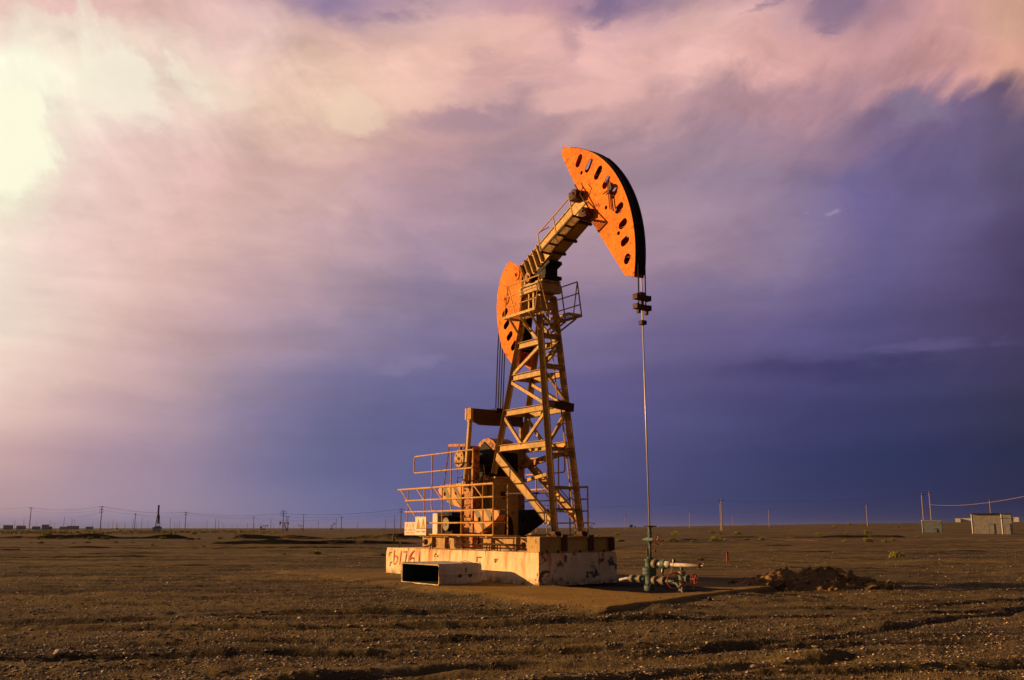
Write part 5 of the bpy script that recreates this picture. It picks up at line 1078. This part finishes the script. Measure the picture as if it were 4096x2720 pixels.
SHR = [  # x, y of the foot in the photograph, width there, group
 (183,2147,52,'l'),(150,2157,28,'l'),(190,2156,14,'l'),(212,2156,14,'l'),(238,2157,26,'l'),(333,2155,22,'l'),(362,2157,32,'l'),(420,2157,42,'l'),(600,2155,24,'l'),(652,2156,34,'l'),(684,2153,30,'l'),(760,2160,34,'l'),(795,2158,28,'l'),(45,2155,16,'l'),
 (125,2173,14,'l'),(163,2174,26,'l'),(292,2174,18,'l'),(350,2172,26,'l'),(464,2170,22,'l'),(530,2170,14,'l'),(610,2182,20,'l'),(880,2156,30,'l'),(940,2141,16,'l'),(1040,2155,38,'l'),(1250,2156,20,'l'),(1300,2154,14,'l'),(1380,2157,18,'l'),(1415,2157,34,'l'),(1475,2156,20,'l'),(1528,2143,30,'l'),(1558,2143,28,'l'),(1615,2143,22,'l'),(1210,2176,32,'l'),(1130,2173,24,'l'),(1235,2174,18,'l'),(935,2176,36,'l'),(815,2188,22,'l'),(1262,2215,44,'l'),(1138,2217,20,'l'),(1532,2222,30,'l'),(1462,2174,18,'l'),(1505,2173,12,'l'),(1583,2157,28,'l'),
 (405,2137,18,'l'),(680,2136,28,'l'),(775,2137,24,'l'),
 (2470,2141,32,'r'),(2430,2163,34,'r'),(2482,2166,40,'r'),(2700,2140,50,'r'),(2845,2133,26,'r'),(2880,2138,26,'r'),(2950,2138,36,'r'),(3020,2128,14,'r'),(2650,2164,26,'r'),(2690,2167,48,'r'),(2768,2167,24,'r'),(2865,2165,56,'r'),(2900,2161,26,'r'),(2985,2160,26,'r'),(3050,2160,40,'r'),(2800,2116,16,'r'),(2858,2115,10,'r'),
 (2800,2241,36,'r'),(3272,2138,28,'r'),(3385,2136,16,'r'),(3468,2135,40,'r'),(3468,2167,54,'r'),(3565,2162,30,'r'),(3540,2168,34,'r'),(3380,2168,30,'r'),(3668,2152,30,'r'),(3590,2111,16,'r'),(3335,2110,30,'r'),(3398,2099,26,'r'),(3450,2100,26,'r'),(3590,2230,70,'r'),(3150,2115,14,'r'),(2395,2142,20,'r')]
for k, (px, py, wd_, side) in enumerate(SHR):
    q = on_ground(px, py, 500); s = wd_ / F_PX * q.y / 2.1; dry = k % 4 == 3
    place_mesh((sd_[k % 3] if dry else sm[k % 5]), 'shrub', (q.x, q.y, q.z - 0.03), (s, s, s * 1.35), k * 1.7, 0,
               'low yellow green desert shrub on the plain to the left of the pumpjack' if side == 'l' else 'low yellow green desert shrub on the plain to the right of the pumpjack', 'shrub',
               'shrubs left of the pumpjack' if side == 'l' else 'shrubs right of the pumpjack')
# a belt of scrub far off on the left: nobody could count it
def scrub(n, seed, x0, x1, y0, y1):
    r_ = np.random.default_rng(seed); V = []; Fc = []
    for k in range(n):
        y = y0 * (y1 / y0) ** r_.random(); px = r_.uniform(x0, x1); x = (px - 2048) / F_PX * y * 1.02
        if fbm(np.array([x / 18.0]), np.array([y / 30.0]), 3, 77)[0] < 0.02: continue
        zz = hz(x, y); 
        for j in range(14):
            a_ = r_.uniform(0, 6.28); c = np.array([x + r_.normal(0, 0.7), y + r_.normal(0, 0.7), zz + r_.uniform(0, 0.4)]); s_ = np.array([math.cos(a_), math.sin(a_), 0]) * r_.uniform(0.1, 0.3); h = r_.uniform(0.1, 0.35)
            o = len(V); V += [c - s_, c + s_, c + s_ * 0.4 + [0, 0, h], c - s_ * 0.4 + [0, 0, h]]; Fc.append((o, o + 1, o + 2, o + 3))
    me = bpy.data.meshes.new('scrub'); me.from_pydata([tuple(v) for v in V], [], Fc); me.materials.append(M['leafdry']); o = bpy.data.objects.new('scrub', me); COL.objects.link(o); tag(o, 'far belt of low olive scrub below the horizon', kind='stuff')
scrub(2200, 12, -200, 1150, 300, 480)

# ------------------------------------------------------------------ utility poles: (foot x, foot y, top y, arms, metres, dark)
POLES = [(117,2116,2029,1,9.5),(401,2124,2024,3,9.5),(538,2127,2053,1,9),(740,2127,2047,2,9),(254,2108,2066,0,8),(93,2102,2072,0,8),(200,2106,2078,0,8),(286,2112,2077,1,8),(295,2102,2078,0,8),(58,2110,2080,0,8),(46,2102,2084,0,8),
 (370,2106,2085,0,8),(433,2110,2087,0,8),(450,2112,2081,0,8),(498,2112,2085,0,8),(531,2114,2075,0,8),(566,2114,2070,0,8),(590,2110,2083,0,8),(680,2117,2071,0,8),(698,2115,2088,0,8),(708,2115,2089,0,8),(717,2115,2080,0,8),(752,2115,2092,0,8),(144,2106,2088,0,8),(217,2106,2088,0,8),(407,2110,2095,0,8),(500,2112,2096,0,8),(20,2104,2090,0,8),(546,2112,2088,0,8),(475,2112,2092,0,8),
 (827,2119,2081,0,8),(861,2122,2073,0,8),(874,2120,2077,0,8),(892,2119,2092,0,8),(928,2119,2094,0,8),(989,2119,2089,0,8),(1013,2122,2067,1,8.5),(1018,2120,2094,0,8),(1042,2120,2087,0,8),(1083,2127,2075,0,9),(1095,2120,2092,0,8),(1150,2136,2064,1,8.5),(1143,2136,2066,0,8.5),(1213,2136,2055,0,9),(1243,2119,2097,0,8),(1273,2120,2086,1,8),(1304,2118,2099,0,8),(1344,2118,2073,0,8),(1365,2140,2066,1,9),(1430,2118,2087,0,8),(1542,2121,2075,0,8.5),(1578,2133,2059,0,8.5),(1603,2136,2034,2,10),(946,2119,2098,0,8),(1174,2119,2096,0,8),(1226,2119,2100,0,8),(903,2119,2099,0,8),(812,2118,2096,0,8),
 (2188,2135,2018,1,10),(2357,2122,2064,1,9),(2280,2122,2085,0,8),(2501,2118,2058,1,8.5),(2630,2116,2071,0,8),(2760,2114,2045,1,8.5),(2889,2126,1998,1,10.5),(2884,2125,2016,0,9),(2931,2109,2064,0,8),(3078,2111,2037,1,9),(3471,2102,2017,1,9),(3697,2108,1974,1,10.5),(3728,2100,1966,1,11),(3968,2096,1998,1,10.5)]
tops = {}
for i, (px, py, pt, arms, L) in enumerate(POLES):
    d = L * F_PX / (py - pt); q = at_dist(px, d)
    # height so that the top matches, foot on the terrain
    r = ray(px, pt); r = r / r.y; ztop = CAM_H + r.z * d; h = max(3.0, ztop - q.z)
    left = px < 1700
    big = arms > 0
    if not big: nm = 'plain utility pole on the ' + ('left' if left else 'right') + ' horizon'
    t = thing('utility_pole', None, 'utility pole', q)
    rad_ = 0.16 if big else 0.14
    MB().tube([(0, 0, -1.0), (0, 0, h)], [rad_ * 1.25, rad_ * 0.85], 8).build('pole', M['darkpole'] if left else M['pole'], t)
    for k in range(arms):
        zz = h - 0.35 - 0.95 * k; a = 0.9 if k != 1 else 0.7
        mb = MB().bar((-a, -0.14, zz), (a, -0.14, zz), 0.10, 0.12)
        for xx in (-a * 0.9, -a * 0.4, a * 0.4, a * 0.9): mb.disc((xx, -0.14, zz + 0.15), (0, 0, 1), 0.05, 0.2, 6)
        mb.build('crossarm', M['darkpole'] if left else M['rust'], t)
    tops[px] = Vector((q.x, q.y, q.z + h)); tops[px, 'o'] = t
    if big:
        desc = {117: 'dark pole with one crossarm, first big pole from the left edge', 401: 'tall dark pole with three crossarms near the left edge', 538: 'dark pole just left of the end-on far pumpjack', 740: 'dark pole with two crossarms right of the end-on far pumpjack',
                286: 'thick short pole with a crossarm between the two leftmost tall poles', 1013: 'pole with a small crossarm left of the curved red far pumpjack', 1150: 'pole with a crossarm standing behind the level far pumpjack', 1273: 'thin pole with crossarm between two small orange far pumpjacks',
                1365: 'pole with crossarm right of the leaning red far pumpjack', 1603: 'tall pole with two crossarms nearest the guard railing of the pumpjack', 2188: 'pole seen through the legs of the pumpjack tower', 2357: 'pole with small crossarm right of the foundation, by a far pumpjack',
                2501: 'thin pole with crossarm just left of the wellhead', 2760: 'thin pole with crossarm between the wellhead and the double pole', 2889: 'tall orange-lit pole of the close pair right of the wellhead', 3078: 'thin pole with crossarm beyond the dirt mound',
                3471: 'slim pole with crossarm left of the pale box', 3697: 'leaning-looking tall pole at the left end of the pale blue box', 3728: 'tall pole behind the pale blue box carrying the bright cable', 3968: 'pole rising behind the roof of the long shed'}[px]
        t['label'] = desc
    elif px in (2884, 1083, 1213, 1578):
        t['label'] = {2884: 'shorter pole of the close pair right of the wellhead', 1083: 'bare pole between the curved red and the level far pumpjack', 1213: 'tall bare pole right of the level far pumpjack', 1578: 'bare pole left of the tall two-arm pole by the guard railing'}[px]
    else:
        t['label'] = nm; t['group'] = 'plain utility poles on the ' + ('left' if left else 'right') + ' horizon'
# braced arc frame on the pole at the level far pumpjack
q = at_dist(1131, 9.5 * F_PX / 96); r = ray(1131, 2043); ztop = CAM_H + r.z / r.y * q.y; h = ztop - q.z
t = thing('utility_pole', 'tall pole with a dome shaped frame on top, in front of the level far pumpjack', 'utility pole', q)
MB().tube([(0, 0, -0.5), (0, 0, h)], [0.2, 0.15], 8).build('pole', M['darkpole'], t)
mb = MB(); mb.tube([(1.3 * math.cos(R(a)), 0, h - 1.1 + 1.2 * math.sin(R(a))) for a in range(0, 181, 20)], 0.06, 6); mb.bar((-1.4, 0, h - 1.1), (1.4, 0, h - 1.1), 0.1, 0.12); mb.bar((-0.9, 0, h - 0.5), (0.9, 0, h - 0.5), 0.06, 0.06); mb.build('dome_frame', M['darkpole'], t)
MB().bar((-1.1, 0, h - 1.75), (1.1, 0, h - 1.75), 0.1, 0.14).build('crossarm', M['darkpole'], t); tops[1131] = q + Vector((0, 0, h - 0.9))
def wire(a, b, sag, r_, label, mat='wire', n=14, da=(0, 0, 0), db=(0, 0, 0), group=None):
    a, b = Vector(a) + Vector(da), Vector(b) + Vector(db); pts = [a.lerp(b, k / n) - Vector((0, 0, sag * 4 * (k / n) * (1 - k / n))) for k in range(n + 1)]
    o = MB().tube(pts, r_, 4).build('power_cable', M[mat]); tag(o, label, 'cable', group)
chain = [117, 401, 740, 1131, 1603, 2188]
for a, b in zip(chain, chain[1:]):
    for dz, dx in ((-0.2, -0.8), (-0.2, 0.8), (-1.4, 0)): wire(tops[a], tops[b], 1.1, 0.02, 'thin sagging power cable strung between far poles left of the pumpjack', da=(dx, 0, dz), db=(dx, 0, dz), group='cables over the left plain')
wire(tops[117] + Vector((-60, 0, -1)), tops[117], 1.0, 0.02, 'thin sagging power cable strung between far poles left of the pumpjack', group='cables over the left plain')
for a, b in ((254, 401), (538, 740), (740, 1013), (1013, 1083), (1083, 1344), (1344, 1603)): wire(tops[a], tops[b], 0.9, 0.035, 'thin sagging power cable strung between far poles left of the pumpjack', da=(0, 0, -0.6), db=(0, 0, -2.2 if b in (401, 740, 1603) else -0.4), group='cables over the left plain')
for a, b in ((2188, 2889), (2889, 3697), (2357, 2760), (2760, 3078), (3078, 3471)): wire(tops[a], tops[b], 1.0, 0.018, 'faint dark cable strung between the poles right of the pumpjack', da=(0, 0, -0.4), db=(0, 0, -0.4), group='cables over the right plain')
rr_ = tops[3728]; re_ = ray(4125, 1980); re_ = re_ / re_.y * 170; wire(rr_ + Vector((0, 0, -4.2)), Vector((re_.x, 170, CAM_H + re_.z)), 0.9, 0.035, 'bright thick cable sagging from the tall pole to the right edge', 'pole')

# ------------------------------------------------------------------ far pumpjacks
def small_pumpjack(label, px, py, pt, L, rz, tilt, mat, dark='fardark'):
    d = L * F_PX / (py - pt); q = at_dist(px, d); t = thing('pumpjack', label, 'pumpjack', q, rz, 'small pumpjacks on the plain'); hp_ = 0.62 * L
    k = L / 8.0; B = lambda: MB()
    B().box((-2.6 * k, -0.7 * k, -0.3), (1.3 * k, 0.7 * k, 0.5 * k)).build('base', M['palebox'] if dark == 'fardark' else M[dark], t)
    mb = B()
    for s in (-1, 1):
        mb.bar((0.9 * k, s * 0.7 * k, 0.4 * k), (0, s * 0.2 * k, hp_), 0.16 * k, 0.18 * k); mb.bar((-0.9 * k, s * 0.7 * k, 0.4 * k), (0, s * 0.2 * k, hp_), 0.16 * k, 0.18 * k)
        for f in (0.3, 0.6): mb.bar((0.9 * k * (1 - f), s * 0.7 * k * (1 - f), hp_ * f), (-0.9 * k * (1 - f), s * 0.7 * k * (1 - f), hp_ * f), 0.1 * k, 0.1 * k)
    mb.build('tower', M[mat], t)
    c, s_ = math.cos(tilt), math.sin(tilt); rot = lambda x, z: (x * c - z * s_, hp_ + x * s_ + z * c)
    def prism(pts, y, nm, m_):
        o = [(a, -y, b) for a, b in pts] + [(a, y, b) for a, b in pts]; n = len(pts); MB().add(o, [tuple(range(n)), tuple(range(2 * n - 1, n - 1, -1))] + [(i, (i + 1) % n, n + (i + 1) % n, n + i) for i in range(n)]).build(nm, M[m_], t)
    prism([rot(-2.4 * k, -0.1 * k), rot(2.5 * k, -0.1 * k), rot(2.5 * k, 0.35 * k), rot(-2.4 * k, 0.35 * k)], 0.18 * k, 'walking_beam', mat)
    hd = [(2.4 * k, 0.2 * k)] + [(3.1 * k * math.cos(R(a)), 3.1 * k * math.sin(R(a))) for a in (24, 12, 0, -12, -24, -30)] + [(2.45 * k, -1.2 * k)]
    hd = [(2.3 * k, 1.0 * k)] + hd[1:]
    prism([rot(*p) for p in hd], 0.22 * k, 'horsehead', mat)
    prism([rot(*p) for p in [(-2.2 * k, 0.9 * k), (-2.6 * k, 0.5 * k), (-2.75 * k, -0.3 * k), (-2.6 * k, -1.2 * k), (-2.2 * k, -1.0 * k)]], 0.22 * k, 'rear_head', mat)
    x, z = rot(-2.5 * k, -1.2 * k); mb = B(); mb.bar((x, -1.0 * k, z * 0.62), (x, 1.0 * k, z * 0.62), 0.2 * k, 0.22 * k)
    for s in (-1, 1): mb.bar((x, s * 1.0 * k, z * 0.62), (-1.9 * k, s * 1.0 * k, 1.3 * k), 0.12 * k, 0.12 * k)
    mb.bar((x, 0, z), (x, 0, z * 0.62), 0.05 * k, 0.05 * k); mb.build('pitman_frame', M[dark], t)
    mb = B(); mb.box((-2.3 * k, -0.45 * k, 0.5 * k), (-1.4 * k, 0.45 * k, 1.9 * k)); mb.build('gearbox', M[dark], t)
    for s in (-1, 1): MB().bar((-1.9 * k, s * 0.75 * k, 1.5 * k), (-1.2 * k, s * 0.75 * k, 0.6 * k), 0.25 * k, 0.7 * k).build('crank', M[dark if k % 2 else mat], t)
    x, z = rot(3.1 * k, 0); MB().tube([(x, 0, z), (x, 0, 0.4)], 0.03 * k, 5).build('polished_rod', M[dark], t)
    return t, d
t, d = small_pumpjack('tall dark far pumpjack seen end-on, horsehead high, left of the picture', 630, 2137, 2021, 10.5, R(112), R(33), 'fardark')
q = at_dist(626, d - 6); bx_ = thing('cabinet', 'pale grey cabinet in front of the end-on far pumpjack', 'cabinet', q); MB().box((-1.2, -0.8, 0), (1.3, 0.8, 1.9)).build('body', M['palebox'], bx_, bevel=0.03); MB().box((-1.3, -0.9, 1.9), (1.4, 0.9, 2.0)).build('roof', M['shedwall'], bx_)
small_pumpjack('far orange pumpjack seen side-on with level beam, behind the dome topped pole', 1137, 2120, 2070, 7.5, R(182), R(0), 'farorange')
small_pumpjack('curved red far pumpjack beside a white cabinet, left of the dome topped pole', 1060, 2122, 2094, 6.0, R(0), R(-4), 'farred')
q = at_dist(1044, 800); bx_ = thing('cabinet', 'small white cabinet by the curved red far pumpjack', 'cabinet', q); MB().box((-0.8, -0.6, 0), (0.9, 0.6, 3.0)).build('body', M['white'], bx_, bevel=0.03); MB().box((-0.9, -0.7, 3.0), (1.0, 0.7, 3.1)).build('roof', M['brick'], bx_)
small_pumpjack('small bright orange far pumpjack right of the dome topped pole', 1202, 2121, 2097, 6.5, R(170), R(6), 'farorange')
small_pumpjack('red far pumpjack tipped steeply up, midway to the guard railing', 1330, 2122, 2093, 7.0, R(15), R(40), 'farred')
small_pumpjack('orange far pumpjack between the tall three-arm pole and the end-on pumpjack', 466, 2113, 2081, 7.0, R(120), R(30), 'farorange')
small_pumpjack('dark far pumpjack just right of the tower foot, by a pole', 2366, 2118, 2084, 7.0, R(10), R(-12), 'farred')
small_pumpjack('tiny dark far pumpjack on the right skyline beyond the close pair of poles', 3012, 2099, 2084, 7.0, R(15), R(20), 'fardark')
small_pumpjack('tiny red far pumpjack seen through the legs of the near tower', 2296, 2117, 2098, 6.5, R(80), R(25), 'farred')

# ------------------------------------------------------------------ sheds
def shed(name, label, px0, px1, py, pt, L, mat, roofm, door=None, cat='shed', slope=0.0, over=0.2, depth=2.0, dist=None, turn=0):
    d = dist or L * F_PX / (py - pt); a, b = at_dist(px0, d), at_dist(px1, d); c = (a + b) / 2; w_ = (b - a).length / 2
    r = ray((px0 + px1) / 2, pt); h = CAM_H + r.z / r.y * d - c.z; r = ray((px0 + px1) / 2, py); z0 = min(0.0, CAM_H + r.z / r.y * d - c.z)
    t = thing(name, label, cat, c, -math.atan2(c.x, c.y) + R(turn)); h = max(h, 0.8)
    MB().add([(-w_, -0.0, -1), (w_, 0, -1), (w_, depth, -1), (-w_, depth, -1), (-w_, 0, h - slope), (w_, 0, h), (w_, depth, h), (-w_, depth, h - slope)], [(0,3,2,1),(4,5,6,7),(0,1,5,4),(1,2,6,5),(2,3,7,6),(3,0,4,7)]).build('wall', M[mat], t)
    MB().bar((-w_ - over, depth / 2 - over / 2, h - slope + 0.07), (w_ + over, depth / 2 - over / 2, h + 0.07), depth + 2 * over, 0.12).build('roof', M[roofm], t)
    for sx in (-w_, w_): MB().box((sx - 0.06, -0.02, -0.5), (sx + 0.06, 0.05, h - slope - 0.02)).build('corner_trim', M['shedblue'], t)
    if door:
        for (f, wd_, hh_) in door:
            x = -w_ + 2 * w_ * f; dd = MB(); dd.box((x - wd_ / 2 - 0.08, -0.05, -0.1), (x + wd_ / 2 + 0.08, -0.003, hh_ + 0.08)); fr = dd.build('door_frame', M['shedblue'], t)
            MB().box((x - wd_ / 2, -0.08, -0.1), (x + wd_ / 2, -0.053, hh_)).build('door', M[mat], fr)
            MB().box((x + wd_ / 2 - 0.15, -0.12, hh_ * 0.48), (x + wd_ / 2 - 0.07, -0.083, hh_ * 0.56)).build('door_handle', M['black'], fr)
    return t
shed('shed', 'long dusty white shed with a dark roof and blue framed door at the right', 3897, 4004, 2103, 2055, 2.7, 'shedwall', 'roof', [(0.64, 1.0, 2.15)], slope=0.05, dist=215, turn=7)
t = shed('shed', 'narrow small shed with raised dark roof beside the long white shed', 4013, 4048, 2103, 2056, 2.6, 'shedwall', 'shedblue', [(0.52, 0.95, 2.1)], dist=204, over=0.1, depth=1.8, turn=7)
MB().box((-0.9, 0.2, 2.85), (1.15, 2.0, 3.25)).build('roof_box', M['shedwall'], t); MB().box((-1.1, 0.0, 3.25), (1.5, 2.2, 3.38)).build('upper_roof', M['roof'], t)
shed('storage_hut', 'pale blue grey box hut with a small door at the feet of the tall poles', 3694, 3765, 2107, 2083, 1.6, 'palebox', 'white', [(0.66, 0.5, 0.95)], 'hut', over=0.02, depth=1.5, dist=235, turn=7)
for args in (('shed', 'low brown far building with sloping roof near the left end', 168, 195, 2113, 2099, 3.5, 'shedwall', 'brick'), ('shed', 'smaller brown lean-to right of the brown far building', 194, 208, 2113, 2107, 2.0, 'brick', 'roof'),
             ('shed', 'blue grey far building between the first and second big poles at left', 67, 101, 2113, 2103, 3.2, 'palebox', 'roof'), ('shed', 'long pale bluish far building close to the left edge', 15, 50, 2110, 2101, 3.2, 'palebox', 'palebox'),
             ('shed', 'pinkish low far building behind the thick short pole', 240, 268, 2112, 2107, 2.5, 'shedwall', 'brick'), ('shed', 'wide tan far building left of the three-arm pole', 270, 314, 2112, 2104, 3.2, 'shedwall', 'brick'), ('shed', 'faint far building right of the tan one', 344, 372, 2112, 2107, 2.5, 'shedwall', 'brick'),
             ('shed', 'low grey far hut between the brown and tan buildings', 130, 160, 2112, 2106, 2.8, 'palebox', 'palebox'),
             ('shed', 'small orange and white far hut before the guard railing', 1526, 1542, 2121, 2116, 2.2, 'white', 'stake'), ('shed', 'white far hut on the skyline left of the wellhead', 2537, 2544, 2111, 2105, 2.2, 'white', 'brick'),
             ('shed', 'red far hut on the skyline left of the wellhead', 2519, 2531, 2112, 2099, 4.2, 'farred', 'farred'), ('shed', 'tiny lit hut on the slope below the tiny far pumpjack', 3036, 3042, 2105, 2101, 1.8, 'white', 'farorange'),
             ('shed', 'long low white far building behind the long shed', 3846, 3895, 2078, 2073, 3.0, 'white', 'white'), ('shed', 'short low white far building left of the long white one', 3824, 3844, 2078, 2074, 3.0, 'white', 'white'), ('shed', 'pale far roof at the right edge past the sheds', 4058, 4078, 2074, 2069, 3.0, 'white', 'shedwall')):
    L = args[6]; d = min(1100, max(420, L * F_PX / (args[4] - args[5]))); shed(*args, dist=d, over=0.05, depth=6)

# ------------------------------------------------------------------ haze over the plain
hm, ht, hb_ = None, None, None
hm = bpy.data.materials.new('thin_haze'); hm.use_nodes = True; ht = NT(hm.node_tree); ht.n.clear()
vo = ht.new('ShaderNodeVolumePrincipled'); vo.inputs['Density'].default_value = 0.00005; vo.inputs['Color'].default_value = (0.34, 0.42, 0.75, 1); vo.inputs['Anisotropy'].default_value = 0.0
mo_ = ht.new('ShaderNodeOutputMaterial'); ht.l.new(vo.outputs[0], mo_.inputs['Volume'])
hzb = MB().box((-9500, -9500, -3), (9500, 9500, 32)).build('haze', hm); tag(hzb, kind='stuff')
